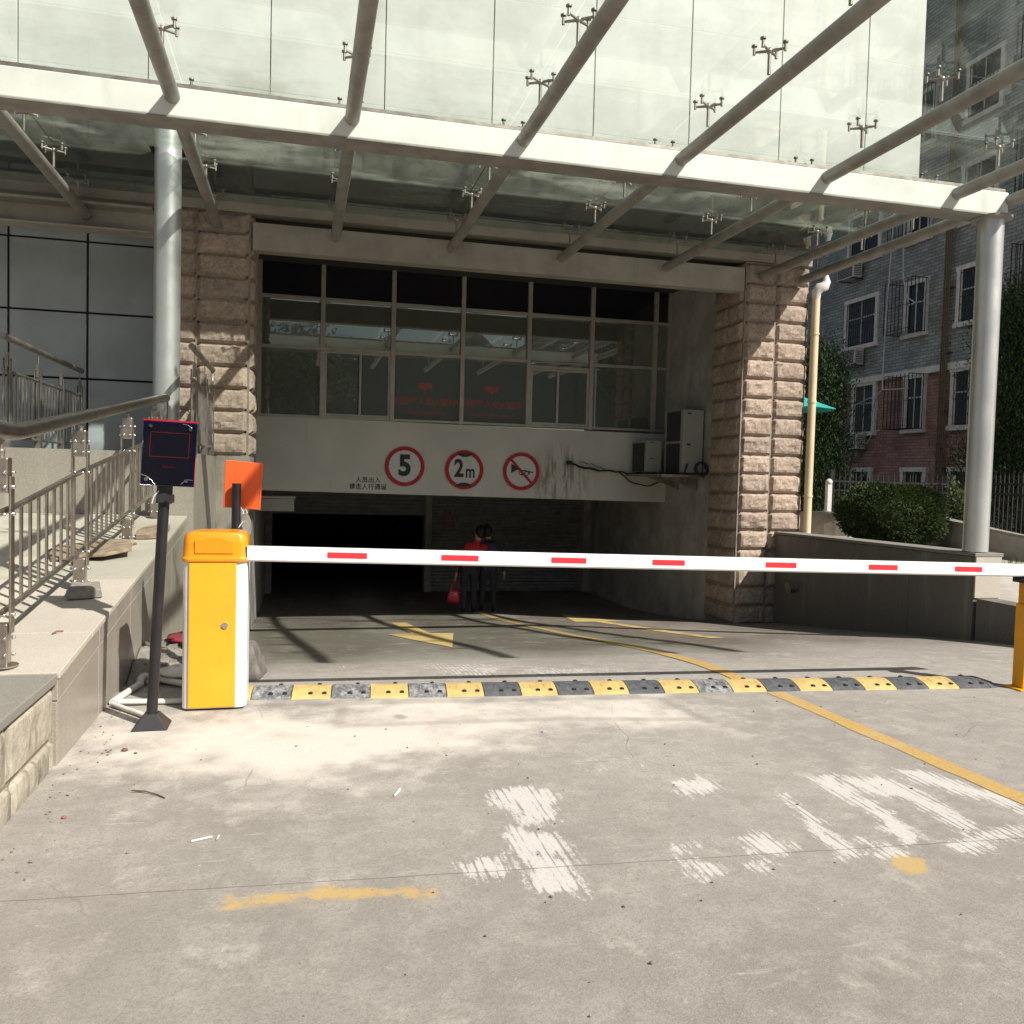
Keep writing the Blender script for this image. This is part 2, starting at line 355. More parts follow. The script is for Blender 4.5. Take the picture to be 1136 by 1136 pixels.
    def build(s, name, m, parent=None, bevel=0., seg=2, merge=False, auto=None, fixn=True):
        base = wloc(parent) if parent else Vector((0, 0, 0))
        me = bpy.data.meshes.new(name)
        me.from_pydata([(x-base.x, y-base.y, z-base.z) for x, y, z in s.v], [], s.f)
        ms = m if isinstance(m, (list, tuple)) else [m]
        for q in ms: me.materials.append(MT[q])
        me.polygons.foreach_set('material_index', s.mi); me.polygons.foreach_set('use_smooth', s.sm)
        if merge or fixn:
            bm = bmesh.new(); bm.from_mesh(me)
            if merge: bmesh.ops.remove_doubles(bm, verts=bm.verts, dist=1e-4)
            bmesh.ops.recalc_face_normals(bm, faces=bm.faces); bm.to_mesh(me); bm.free()
        me.update()
        o = bpy.data.objects.new(name, me); COL.objects.link(o)
        if parent: o.parent = parent
        if bevel:
            b = o.modifiers.new('bevel', 'BEVEL'); b.width = bevel; b.segments = seg; b.limit_method = 'ANGLE'; b.angle_limit = R_(40)
        return o
    def struct(s, name, m, **k): return tag(s.build(name, m, None, **k), kind='structure')
def copy_tree(o, parent=None):
    c = o.copy(); COL.objects.link(c); c.parent = parent
    for ch in o.children: copy_tree(ch, c)
    return c
def text_mesh(body, size, extrude=.002, xs=1., bold=0., font_align='CENTER', spacing=1.):
    cu = bpy.data.curves.new('t', 'FONT'); cu.body = body; cu.size = size; cu.extrude = extrude; cu.align_x = font_align; cu.align_y = 'CENTER'; cu.offset = bold; cu.space_character = spacing
    to = bpy.data.objects.new('t', cu); COL.objects.link(to)
    dg = bpy.context.evaluated_depsgraph_get(); me = bpy.data.meshes.new_from_object(to.evaluated_get(dg))
    bpy.data.objects.remove(to)
    for v in me.vertices: v.co.x *= xs
    return me
def text_obj(name, body, size, m, loc, parent, rot=(90, 0, 0), **k):
    me = text_mesh(body, size, **k); me.materials.clear(); me.materials.append(MT[m])
    me.transform(Euler([R_(a) for a in rot]).to_matrix().to_4x4())
    o = bpy.data.objects.new(name, me); COL.objects.link(o); o.location = Vector(loc)-(wloc(parent) if parent else Vector()); o.parent = parent
    return o

# ------------------------------------------------------------------ numpy noise
def vnoise(x, y, seed=0):
    g = np.random.default_rng(seed).random((256, 256)); xi = np.floor(x).astype(int); yi = np.floor(y).astype(int)
    fx = x-xi; fy = y-yi; fx = fx*fx*(3-2*fx); fy = fy*fy*(3-2*fy)
    a = g[xi % 256, yi % 256]; b = g[(xi+1) % 256, yi % 256]; c = g[xi % 256, (yi+1) % 256]; d = g[(xi+1) % 256, (yi+1) % 256]
    return (a*(1-fx)+b*fx)*(1-fy)+(c*(1-fx)+d*fx)*fy
def fbm(x, y, seed=0, o=5, r=.55):
    t = 0; a = 1; s = 0
    for i in range(o): t = t+a*vnoise(x, y, seed+i); s += a; a *= r; x = x*2.03+3.1; y = y*2.03+1.7
    return t/s
def poly_sdf(px, py, poly):
    """signed distance, positive inside"""
    P = np.array(poly); d = np.full(px.shape, 1e9); ins = np.zeros(px.shape, bool); n = len(P)
    for i in range(n):
        ax, ay = P[i]; bx, by = P[(i+1) % n]; ex, ey = bx-ax, by-ay
        t = np.clip(((px-ax)*ex+(py-ay)*ey)/(ex*ex+ey*ey+1e-12), 0, 1); d = np.minimum(d, np.hypot(px-ax-t*ex, py-ay-t*ey))
        cr = ((ay > py) != (by > py)) & (px < (bx-ax)*(py-ay)/(by-ay+1e-12)+ax); ins ^= cr
    return np.where(ins, d, -d)

# ================================================================== SETTING
RY = [-300, 0, 6, 7, 8, 9.5, 11.3, 13, 14.5, 15.5, 16.5, 400]; RZ = [0, 0, 0, -.10, -.22, -.42, -.64, -.85, -1.0, -1.06, -1.07, -1.07]
def rz(y): return float(np.interp(y, RY, RZ))
WHITE=[[(0.87,3.76),(1.02,3.78),(1.13,3.67),(1.08,3.44),(1.04,3.36),(0.91,3.36),(0.92,3.52),(0.84,3.59)],[(0.56,3.04),(0.67,3.10),(0.78,3.12),(0.73,2.95),(0.66,2.92),(0.60,2.95)],[(0.83,3.11),(1.04,3.03),(0.99,2.79),(0.92,2.75),(0.83,2.78),(0.80,2.93)],[(1.74,3.70),(1.93,3.75),(1.96,3.62),(1.87,3.54),(1.73,3.54)],[(1.44,3.05),(1.54,3.07),(1.50,2.98),(1.43,2.97)],[(1.40,2.92),(1.51,2.90),(1.54,2.82),(1.42,2.77)],[(1.74,3.07),(1.89,3.09),(1.90,2.95),(1.81,2.90),(1.72,2.94)],[(2.18,3.49),(2.22,3.48),(2.16,2.82),(2.04,2.83)],[(2.42,3.66),(2.61,3.68),(2.54,2.94),(2.39,2.88),(2.45,3.22)],[(2.58,3.64),(2.80,3.62),(2.88,3.48),(2.87,3.10),(2.81,2.96),(2.72,2.93),(2.73,3.33),(2.60,3.41)],[(2.96,3.69),(3.13,3.63),(3.27,3.18),(3.14,3.05),(3.12,3.21),(2.99,3.40),(2.90,3.54)],[(2.57,2.87),(3.05,2.96),(2.94,2.85),(2.78,2.81),(2.61,2.74),(2.57,2.81)],[(2.27,2.97),(2.34,2.83),(2.25,2.79),(2.19,2.82)],[(0.84,3.37),(1.00,3.25),(1.05,3.07),(0.82,3.07)],[(1.65,2.85),(1.77,2.86),(1.70,2.78),(1.64,2.80)]]
FAINT=[[(0.97,6.78),(1.59,6.52),(1.44,5.92),(0.93,5.99)],[(1.68,6.44),(2.16,6.21),(2.36,5.94),(1.95,5.80),(1.57,5.90)],[(0.19,6.78),(0.46,6.72),(0.45,6.50),(0.19,6.50)],[(2.23,6.31),(2.60,6.00),(2.39,5.85),(2.16,6.00)],[(2.03,4.18),(2.22,4.11),(2.11,4.01),(2.01,4.06)],[(1.44,4.10),(1.69,4.08),(1.72,3.94),(1.43,3.92)]]
YELLOW=[[(2.28,2.82),(2.38,2.74),(2.33,2.67),(2.20,2.65),(2.21,2.73)],[(-0.24,2.99),(0.00,2.98),(0.28,2.94),(0.46,2.87),(0.42,2.80),(-0.23,2.88)]]
DUST=[[(-1.25,5.28),(-0.81,5.13),(-0.17,5.22),(1.25,5.10),(1.50,4.77),(1.07,4.33),(0.47,4.15),(0.20,4.01),(-0.12,3.89),(-0.64,4.34),(-0.98,4.39)],[(0.27,5.53),(2.16,5.26),(2.48,4.62),(2.27,4.54),(1.37,4.72),(0.24,4.86)]]
LINES=[[(-0.68,3.05),(2.94,2.85)],[(0.27,5.44),(1.28,5.25)],[(-0.33,5.38),(1.41,5.27),(2.26,5.20)],[(0.24,4.87),(1.52,4.82),(2.39,4.67)],[(2.33,5.14),(2.40,4.63)],[(0.27,5.44),(0.22,4.86)]]

def ground():
    xs = np.unique(np.round(np.concatenate([[-300, -60, -20, -8, -4, -2.4], np.arange(-1.5, 5.6, .022), np.arange(5.6, 7.4, .08), [8, 10, 14, 20, 40, 100, 300]]), 4))
    ys = np.unique(np.round(np.concatenate([[-300, -100, -40, -20, -8, -2, 0, .8], np.arange(1.3, 6.4, .022), np.arange(6.4, 9, .045), np.arange(9, 18.4, .12), [20, 24, 30, 40, 100, 300]]), 4))
    X, Y = np.meshgrid(xs, ys); nx, ny = len(xs), len(ys)
    # rounded ramp profile
    Z = np.zeros_like(Y)
    for d in np.linspace(-.35, .35, 7): Z += np.interp(Y+d, RY, RZ)/7
    near = (Y > 1) & (Y < 20) & (X > -1.6) & (X < 7.4)
    Z += np.where(near, (fbm(X*.9, Y*.9, 3, 3)-.5)*.003, 0)
    v = np.stack([X, Y, Z], -1).reshape(-1, 3)
    i = np.arange(nx*ny).reshape(ny, nx); q = np.stack([i[:-1, :-1], i[:-1, 1:], i[1:, 1:], i[1:, :-1]], -1).reshape(-1, 4)
    me = bpy.data.meshes.new('ground'); me.vertices.add(len(v)); me.vertices.foreach_set('co', v.ravel())
    me.loops.add(q.size); me.loops.foreach_set('vertex_index', q.ravel()); me.polygons.add(len(q)); me.polygons.foreach_set('loop_start', np.arange(0, q.size, 4))
    me.update(); me.validate()
    me.polygons.foreach_set('use_smooth', np.ones(len(q), bool))
    def soft(polys, wd, amp=.05, sd_=0):
        o = np.zeros_like(X)
        wx = (fbm(X*7, Y*7, 20+sd_, 4)-.5)*amp*2; wy = (fbm(X*7, Y*7, 30+sd_, 4)-.5)*amp*2
        for p in polys: o = np.maximum(o, np.clip(.5+poly_sdf(X+wx, Y+wy, p)/wd, 0, 1))
        return o
    paint = soft(WHITE, .15, .05)*1.05; faint = soft(FAINT, .35, .15, 5)*.55
    yel = soft(YELLOW, .10, .06, 7)
    # old white letters scraped off in the same spot leave a scatter of flecks
    dust = soft(DUST, .9, .30, 9)
    dust = np.clip(dust*(.55+.75*fbm(X*2.5, Y*2.5, 41, 5)), 0, 1)
    dust = np.maximum(dust, np.clip((.35-np.abs(Y-4.6)/6-np.abs(X+.6)/2), 0, 1))
    line = np.zeros_like(X)
    for L in LINES[1:]:
        for a, b in zip(L[:-1], L[1:]):
            ax, ay = a; bx, by = b; ex, ey = bx-ax, by-ay; t = np.clip(((X-ax)*ex+(Y-ay)*ey)/(ex*ex+ey*ey), 0, 1)
            d = np.hypot(X-ax-t*ex+(fbm(X*9, Y*9, 51, 3)-.5)*.02, Y-ay-t*ey+(fbm(X*9, Y*9, 52, 3)-.5)*.02)
            wdt, k = .035, .55
            line = np.maximum(line, k*np.clip(1.6-d/wdt, 0, 1))
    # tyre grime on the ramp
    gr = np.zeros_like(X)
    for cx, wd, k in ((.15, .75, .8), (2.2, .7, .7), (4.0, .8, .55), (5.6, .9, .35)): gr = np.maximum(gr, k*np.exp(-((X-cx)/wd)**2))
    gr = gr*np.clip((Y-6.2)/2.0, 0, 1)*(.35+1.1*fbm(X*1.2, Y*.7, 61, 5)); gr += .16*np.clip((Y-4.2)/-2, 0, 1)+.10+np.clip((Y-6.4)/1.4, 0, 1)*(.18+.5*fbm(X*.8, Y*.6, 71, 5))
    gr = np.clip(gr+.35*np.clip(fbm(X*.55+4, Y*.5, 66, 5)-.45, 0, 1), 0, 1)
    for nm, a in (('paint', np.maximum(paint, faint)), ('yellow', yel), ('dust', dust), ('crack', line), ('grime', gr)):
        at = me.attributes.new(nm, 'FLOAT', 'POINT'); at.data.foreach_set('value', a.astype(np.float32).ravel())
    n = N('concrete_paving'); co = n.geo()
    big = n.noise(co, .8, 6, .65); mid = n.noise(co, 5, 7, .7); fine = n.noise(co, 70, 4, .75); grain = n.noise(co, 230, 2, .7)
    c = n.mix(n.ramp(big, .32, .68), (.275, .259, .236), (.362, .343, .315))
    c = n.mix(n.mth('MULTIPLY', n.ramp(mid, .46, .60), .5), c, (.43, .407, .375))
    m2 = n.noise(co, 14, 8, .8); c = n.mix(n.mth('MULTIPLY', n.ramp(m2, .50, .62), .42), c, (.215, .20, .18)); m3 = n.noise(n.scale(co, (1, 1.4, 1)), 9.3, 8, .8); c = n.mix(n.mth('MULTIPLY', n.ramp(m3, .56, .66), .45), c, (.52, .495, .455))
    c = n.mix(n.mth('MULTIPLY', n.ramp(fine, .46, .62), .5), c, (.21, .19, .17))
    c = n.mix(n.mth('MULTIPLY', n.ramp(grain, .52, .66), .5), c, (.52, .49, .44))
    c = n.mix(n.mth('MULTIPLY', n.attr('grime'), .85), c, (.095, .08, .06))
    # long pale scuffs across the lane
    sc = n.ramp(n.noise(n.scale(co, (1.2, 9, 1)), 1.6, 7, .72), .60, .72); c = n.mix(n.mth('MULTIPLY', sc, .42), c, (.56, .53, .47))
    blot = n.ramp(n.noise(co, 2.6, 8, .75), .56, .66); c = n.mix(n.mth('MULTIPLY', blot, .3), c, (.54, .51, .455))
    dk = n.ramp(n.noise(n.scale(co, (1.3, 3.4, 1)), 1.3, 7, .72), .53, .66); c = n.mix(n.mth('MULTIPLY', dk, .34), c, (.20, .18, .155))
    dfac = n.ramp(n.mth('ADD', n.attr('dust'), n.mth('MULTIPLY', n.mth('SUBTRACT', mid, .5), .8)), .15, .95)
    c = n.mix(n.mth('MULTIPLY', dfac, .9), c, n.mix(n.ramp(fine, .3, .8), (.63, .58, .52), (.54, .50, .445)))
    yf = n.ramp(n.mth('ADD', n.attr('yellow'), n.mth('MULTIPLY', n.mth('SUBTRACT', mid, .5), 2.6)), .42, .95); c = n.mix(n.mth('MULTIPLY', yf, .8), c, (.48, .33, .12))
    # scraped white paint: survives between the broom grooves, which run down the lane
    wv = n.n('TexWave', wave_type='BANDS', bands_direction='X', wave_profile='SIN'); n.l(n.scale(co, (1, .12, 1)), wv.inputs['Vector']); wv.inputs['Scale'].default_value = 9.5
    wv.inputs['Distortion'].default_value = 4.5; wv.inputs['Detail'].default_value = 4; wv.inputs['Detail Scale'].default_value = 1.6; wv.inputs['Detail Roughness'].default_value = .65
    groove = n.mth('MULTIPLY', n.ramp(wv.outputs['Fac'], .62, .98), n.ramp(n.noise(n.scale(co, (14, 2.5, 1)), 1, 4, .6), .36, .60))
    gv2 = n.noise(n.scale(co, (26, 9, 1)), 1, 7, .75)
    pv = n.mth('ADD', n.attr('paint'), n.mth('ADD', n.mth('MULTIPLY', n.mth('SUBTRACT', gv2, .5), 2.1), n.mth('MULTIPLY', n.mth('SUBTRACT', fine, .5), 1.3)))
    pv = n.mth('SUBTRACT', pv, n.mth('MULTIPLY', groove, .55))
    pf = n.mth('MULTIPLY', n.ramp(pv, .40, .66), n.ramp(n.attr('paint'), .05, .3)); c = n.mix(n.mth('MULTIPLY', pf, .88), c, n.mix(n.ramp(fine, .4, .7), (.56, .535, .51), (.47, .45, .425)))
    spk = n.ramp(n.noise(co, 31, 5, .75), .66, .72); c = n.mix(n.mth('MULTIPLY', spk, .6), c, (.66, .64, .60))
    pit = n.ramp(n.noise(co, 52, 3, .6), .68, .75); c = n.mix(n.mth('MULTIPLY', pit, .7), c, (.10, .085, .07))
    sp = n.n('SeparateXYZ'); n.l(co, sp.inputs[0])
    ce = n.mth('ABSOLUTE', n.mth('ADD', n.mth('SUBTRACT', n.mth('MULTIPLY', sp.outputs[0], -.0552), n.mth('SUBTRACT', sp.outputs[1], 3.012)), n.mth('MULTIPLY', n.mth('SUBTRACT', mid, .5), .016)))
    cr = n.mth('SUBTRACT', 1, n.ramp(ce, .0012, .0042))
    vo = n.n('TexVoronoi', feature='DISTANCE_TO_EDGE'); wv2 = n.n('VectorMath', operation='MULTIPLY_ADD'); nz = n.n('TexNoise'); n.l(co, nz.inputs['Vector']); nz.inputs['Scale'].default_value = 3; nz.inputs['Detail'].default_value = 6
    n.l(nz.outputs['Color'], wv2.inputs[0]); wv2.inputs[1].default_value = (.16, .16, 0); n.l(co, wv2.inputs[2]); n.l(n.scale(wv2.outputs[0], (.42, .42, 0)), vo.inputs['Vector']); vo.inputs['Scale'].default_value = 1
    hair = n.mth('MULTIPLY', n.mth('SUBTRACT', 1, n.ramp(vo.outputs['Distance'], .0006, .0030)), n.mth('MULTIPLY', n.ramp(n.noise(co, .9, 3), .48, .62), .38))
    drip = n.n('TexVoronoi'); n.l(n.scale(wv2.outputs[0], (1, 1, 0)), drip.inputs['Vector']); drip.inputs['Scale'].default_value = 1.15; drip.inputs['Randomness'].default_value = 1
    dr = n.mth('MULTIPLY', n.mth('SUBTRACT', 1, n.ramp(drip.outputs['Distance'], .03, .085)), n.ramp(n.noise(co, .55, 2), .50, .60)); c = n.mix(n.mth('MULTIPLY', dr, .5), c, (.11, .10, .09))
    crk0 = hair
    crk = n.mth('MAXIMUM', n.mth('MULTIPLY', cr, n.mth('ADD', .45, n.mth('MULTIPLY', mid, .6))), n.mth('MULTIPLY', n.attr('crack'), .62))
    crk = n.mth('MAXIMUM', crk, crk0)
    c = n.mix(n.mth('MULTIPLY', crk, .85), c, (.13, .11, .09))
    n.l(c, n.b.inputs['Base Color']); n.b.inputs['Roughness'].default_value = .88; n.b.inputs['Specular IOR Level'].default_value = .25
    h = n.mth('ADD', n.mth('ADD', fine, n.mth('MULTIPLY', mid, 1.2)), n.mth('MULTIPLY', grain, .5)); h = n.mth('SUBTRACT', h, n.mth('MULTIPLY', crk, 1.5)); n.bump(h, .45, .006)
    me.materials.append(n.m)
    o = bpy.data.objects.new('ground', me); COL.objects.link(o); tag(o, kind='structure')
ground()

def worn(name, col, thr=.42, gro=True):
    n = N(name); co = n.geo(); f = n.noise(co, 9, 8, .75); g = n.noise(n.scale(co, (70, 5, 1)), 1, 3, .6); b = n.noise(co, 1.5, 5, .6)
    k = n.mth('ADD', n.mth('ADD', n.mth('MULTIPLY', f, .6), n.mth('MULTIPLY', g, .15)), n.mth('MULTIPLY', b, .35))
    c = n.mix(n.ramp(n.noise(co, 60, 4, .7), .35, .7), col, tuple(x*.72 for x in col)); c = n.mix(n.mth('MULTIPLY', n.ramp(n.noise(co, 3, 6, .7), .5, .7), .35), c, (.42, .37, .29))
    n.l(c, n.b.inputs['Base Color']); n.b.inputs['Roughness'].default_value = .8
    tr = n.n('BsdfTransparent'); mx = n.n('MixShader'); n.l(n.ramp(k, thr, thr+.1), mx.inputs[0]); n.l(tr.outputs[0], mx.inputs[1]); n.l(n.b.outputs[0], mx.inputs[2]); n.l(mx.outputs[0], n.out.inputs[0])
    return n.m
MT['line_yellow'] = worn('worn_yellow_line_paint', (.47, .31, .10), .36)
MT['arrow_yellow'] = worn('worn_arrow_paint', (.60, .43, .17), .34)
MT['arrow_faded'] = worn('faded_arrow_paint', (.52, .39, .15), .42)
def smooth_rz(y): return sum(float(np.interp(y+d, RY, RZ)) for d in np.linspace(-.35, .35, 7))/7
def sheet(name, m, strips, dz=.005):
    """flat paint following the ramp; strips = list of (y, x0, x1)"""
    b = MB(); b.smooth = True
    vs = []; fs = []
    for y, a, c in strips: vs += [(a, y, smooth_rz(y)+dz), (c, y, smooth_rz(y)+dz)]
    for i in range(len(strips)-1): fs.append((2*i, 2*i+1, 2*i+3, 2*i+2))
    b.add(vs, fs); return b.struct(name, m)
jit = lambda: random.uniform(-.008, .008)
sheet('lane_line', 'line_yellow', [(y, 3.205-.05*(y-5.07)+jit()-.063, 3.205-.05*(y-5.07)+jit()+.063) for y in np.arange(1.0, 5.28, .12)], .0025)
sheet('lane_line', 'line_yellow', [(y, 3.14+jit()-.063, 3.14+jit()+.063) for y in np.arange(5.55, 15.2, .15)])
ar = [(8.05, 1.425, 1.435)]+[(y, 1.43-.40*(y-8.05)/2.3, 1.43+.42*(y-8.05)/2.3) for y in np.arange(8.2, 10.36, .15)]+[(10.36, 1.33, 1.56)]+[(y, 1.33, 1.56) for y in np.arange(10.5, 13, .2)]
sheet('lane_arrow', 'arrow_yellow', ar)
ar2 = [(y, 4.40, 4.58) for y in np.arange(8.5, 12.3, .2)]+[(12.3, 4.1, 4.9)]+[(y, 4.1+.4*(y-12.3)/2.1, 4.9-.4*(y-12.3)/2.1) for y in np.arange(12.4, 14.4, .15)]
sheet('lane_arrow', 'arrow_faded', ar2)

# raised yard to the right, behind the low granite wall
def yard():
    b = MB(); b.smooth = True
    xs = [7.0, 7.6, 8.4, 9.5, 11, 14, 20, 40, 120, 300]; ys = list(np.arange(-4, 7.4, 1.4))+[7.36, 7.5, 8, 8.6, 9.4, 10.4, 11.5, 13, 16, 20, 30, 60, 120, 300]
    def z(x, y): return float(np.interp(y, [7.4, 8.2, 10.5, 13, 18], [.29, .36, .55, .62, .9]))
    vs = [(x, y, z(x, y)) for y in ys for x in xs]; nx = len(xs)
    b.add(vs, [(j*nx+i, j*nx+i+1, (j+1)*nx+i+1, (j+1)*nx+i) for j in range(len(ys)-1) for i in range(nx-1)])
    b.struct('yard_paving', 'yard_paving')
yard()

# ---- wheelchair ramp, landing and upper platform on the left
def ledge_z(y): return .455+.113*max(0, y-4.42)
LX = -1.13
def left_ramp():
    b = MB()
    ys = [0, 4.42, 6, 7.5, 8.99]; vs = []
    for y in ys: vs += [(-1.56, y, ledge_z(y)+.004), (-4.6, y, ledge_z(y)+.004)]
    b.add(vs, [(2*i, 2*i+1, 2*i+3, 2*i+2) for i in range(len(ys)-1)]); b.struct('ramp_paving', 'ramp_paving')
    b = MB(); b.box(-9, -1.06, 9.0, 12.3, -1, 1.60); b.struct('platform', 'granite')
left_ramp()

# ================================================================== OFFICE BUILDING
B = empty('office_building', (2.7, 11.3, -1), 'office block with dark tinted windows, rough stone pillars and a shuttered underground garage entrance', 'building')
def rock_face(mb, o, ux, uz, nrm, w, h, depth, nx=15, nz=9, seed=0, lo=.012):
    """one rock-faced block: o = lower left corner, ux right, uz up, nrm outward"""
    r = np.random.default_rng(seed); u = np.linspace(0, 1, nx); v = np.linspace(0, 1, nz); U, V = np.meshgrid(u, v)
    ex = np.minimum(U*w, (1-U)*w); ez = np.minimum(V*h, (1-V)*h); e = np.clip(np.minimum(ex, ez*1.1)/.055, 0, 1)
    ox, oz = r.random(2)*90
    big = .5*fbm(U*w*4.5+ox, V*h*6+oz, 5, 3)+.5*(1-np.abs(2*fbm(U*w*5.5+oz, V*h*7+ox, 6, 3)-1))*.75; fi = fbm(U*w*16+ox, V*h*16+oz, 8, 4)
    tilt = (r.random()-.5)*(U-.5)*.9+(r.random()-.5)*(V-.5)*.9
    d = lo+depth*np.sqrt(e)*np.clip(.45+.75*(big-.3)+tilt*.5+(fi-.5)*.55, .12, 1.3)
    d = np.where(e <= 0, 0, d)
    P = [tuple(Vector(o)+Vector(ux)*(a*w)+Vector(uz)*(b*h)+Vector(nrm)*c) for a, b, c in zip(U.ravel(), V.ravel(), d.ravel())]
    mb.smooth = False
    mb.add(P, [(j*nx+i, j*nx+i+1, (j+1)*nx+i+1, (j+1)*nx+i) for j in range(nz-1) for i in range(nx-1)])
def pillar(x0, x1, y0, y1, z0, z1, cols, inner, course=.279, seed=0, nin=2):
    core = MB(); core.box(x0+.012, x1-.012, y0+.012, y1, z0-.3, z1); p = core.build('stone_pillar', 'mortar', B)
    mb = MB(); z = z0; k = seed; g = .009
    while z < z1-.03:
        h = min(course, z1-z)
        for a, b in cols:
            k += 1; rock_face(mb, (a+g, y0+.012, z+g), (1, 0, 0), (0, 0, 1), (0, -1, 0), b-a-2*g, h-2*g, .064, seed=k)
        L = y1-y0
        for j in range(nin):
            k += 1; a = y0+.03+(L-.03)*j/nin; wd = (L-.03)/nin
            if inner in ('+x', 'both'): rock_face(mb, (x1-.012, a+g, z+g), (0, 1, 0), (0, 0, 1), (1, 0, 0), wd-2*g, h-2*g, .062, seed=k)
            if inner in ('-x', 'both'): rock_face(mb, (x0+.012, a+wd-g, z+g), (0, -1, 0), (0, 0, 1), (-1, 0, 0), wd-2*g, h-2*g, .062, seed=k+500)
        z += course
    mb.build('rock_facing', 'rock', p, fixn=False)
    return p
pillar(-1.80, -.67, 11.3, 12.2, 1.62, 4.66, [(-1.80, -1.325), (-1.32, -.70)], '+x', seed=10)
pillar(6.20, 7.26, 11.3, 12.2, -.66, 4.66, [(6.225, 6.715), (6.72, 7.245)], 'both', seed=700)
# granite plinth below the left pillar
m = MB(); m.box(-1.06, -.66, 11.26, 12.2, -1.2, 1.615); m.build('pillar_plinth', 'granite', B)
# upper storey carried over the canopy
def upper():
    b = MB(); X0, X1, Y0, Z0, Z1 = -16, 7.62, 9.5, 5.3, 15
    b.box(X0, X1, Y0+.04, 22, Z0, Z1); b.build('upper_wall_core', 'soffit_dark', B)
    xs = list(np.arange(X0, X1-.3, 1.2))+[X1]; zs = list(np.arange(Z0, Z1, 2.35))+[Z1]; g = .005; p = MB()
    for i in range(len(xs)-1):
        for j in range(len(zs)-1): p.box(xs[i]+g, xs[i+1]-g, Y0, Y0+.05, zs[j]+g, zs[j+1]-g)
    yy = list(np.arange(Y0+.05, 22, 1.5))
    for i in range(len(yy)-1):
        for j in range(len(zs)-1): p.box(X1-.01, X1+.035, yy[i]+g, yy[i+1]-g, zs[j]+g, zs[j+1]-g)
    p.build('upper_wall_panels', 'panel_white', B, bevel=.004, seg=1)
upper()
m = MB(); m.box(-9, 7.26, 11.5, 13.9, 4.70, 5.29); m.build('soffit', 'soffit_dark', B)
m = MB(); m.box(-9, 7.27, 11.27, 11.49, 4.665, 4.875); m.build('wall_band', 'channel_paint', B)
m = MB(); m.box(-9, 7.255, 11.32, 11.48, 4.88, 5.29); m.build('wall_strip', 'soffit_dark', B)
# round column on the left carrying the upper storey
m = MB(); m.cyl((-1.44, 9.78, 1.604), (-1.44, 9.78, 5.3), .135, n=40); m.build('column', 'column_paint', B)
# grey cladding on the left
def cladding():
    b = MB(); b.box(-9, -1.79, 12.24, 12.5, 1.6, 4.69); b.build('clad_wall', 'joint_black', B)
    xs = [-8.35, -7.42, -6.49, -5.56, -4.63, -3.70, -2.77, -1.79]; zs = [1.60, 1.612, 2.58, 3.44, 4.36, 4.68]; g = .014; p = MB()
    for i in range(len(xs)-1):
        for j in range(1, len(zs)-1): p.box(xs[i]+g, xs[i+1]-g, 12.2, 12.25, zs[j]+g, zs[j+1]-g)
    p.build('cladding', 'panel_grey', B, bevel=.004, seg=1)
cladding()
# recess: side walls, lintel, garage
YF = 13.85
m = MB(); m.box(6.20, 6.6, 12.2, 18.4, -1.4, 4.7); m.build('side_wall', 'garage_wall', B)
m = MB(); m.box(-1.1, -.72, 12.2, 18.4, -1.4, 4.7); m.build('side_wall', 'garage_wall', B)
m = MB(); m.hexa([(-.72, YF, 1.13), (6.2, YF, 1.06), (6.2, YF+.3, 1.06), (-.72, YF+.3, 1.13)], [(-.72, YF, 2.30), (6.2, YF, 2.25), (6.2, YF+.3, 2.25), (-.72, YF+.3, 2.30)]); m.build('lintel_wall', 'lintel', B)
m = MB(); m.box(-.72, 6.2, YF+.3, 18.2, 1.3, 1.5); m.build('garage_ceiling', 'garage_wall', B)
m = MB(); m.box(6.05, 6.2, 17.8, 18.3, -1.3, 1.3); m.build('door_jamb', 'garage_wall', B)
m = MB(); m.box(2.54, 2.68, 17.9, 18.25, -1.3, 1.3); m.build('door_jamb', 'garage_wall', B)
m = MB(); m.box(-.72, -.60, 17.9, 18.25, -1.3, 1.3); m.build('door_jamb', 'garage_wall', B)
m = MB(); m.box(-6, -5.8, 18.3, 34, -1.3, 1.6); m.box(12, 12.2, 18.3, 34, -1.3, 1.6); m.box(-6, 12.2, 34, 34.2, -1.3, 1.6); m.box(-6, 12.2, 18.42, 34, 1.6, 1.8); m.box(-6, -1.1, 18.25, 18.4, -1.3, 1.6); m.box(6.6, 12, 18.25, 18.4, -1.3, 1.6); m.build('garage_wall', 'garage_dark', B)
def shutter(x0, x1, z0, z1, y=18.05):
    b = MB(); z = z0; n = int((z1-z0)/.075)
    for i in range(n):
        a = z0+(z1-z0)*i/n; h = (z1-z0)/n
        b.prism([(x0, y, a), (x0, y-.012, a+h*.2), (x0, y-.022, a+h*.5), (x0, y-.012, a+h*.8), (x0, y, a+h), (x0, y+.02, a+h), (x0, y+.02, a)], (x1-x0, 0, 0))
    return b.build('roller_shutter', 'shutter', B)
shutter(2.68, 6.05, rz(18)+.03, 1.3)
m = MB(); m.box(2.68, 6.05, 18.02, 18.07, rz(18), rz(18)+.06); m.build('shutter_foot', 'steel_dull', B)
rs = shutter(-.60, 2.54, .56, 1.3)
text_obj('shutter_mark', '111', .20, 'sign_red', (3.08, 17.99, .62), B, extrude=.003); text_obj('shutter_mark', '出口', .14, 'sign_red', (3.05, 17.99, .36), B, extrude=.003)
m = MB(); m.box(-.71, -.13, YF+.06, YF+.28, .80, 1.0); m.box(-.71, -.11, YF+.04, YF+.29, 1.0, 1.04); m.build('roller_housing', 'ac_white', B, bevel=.006)

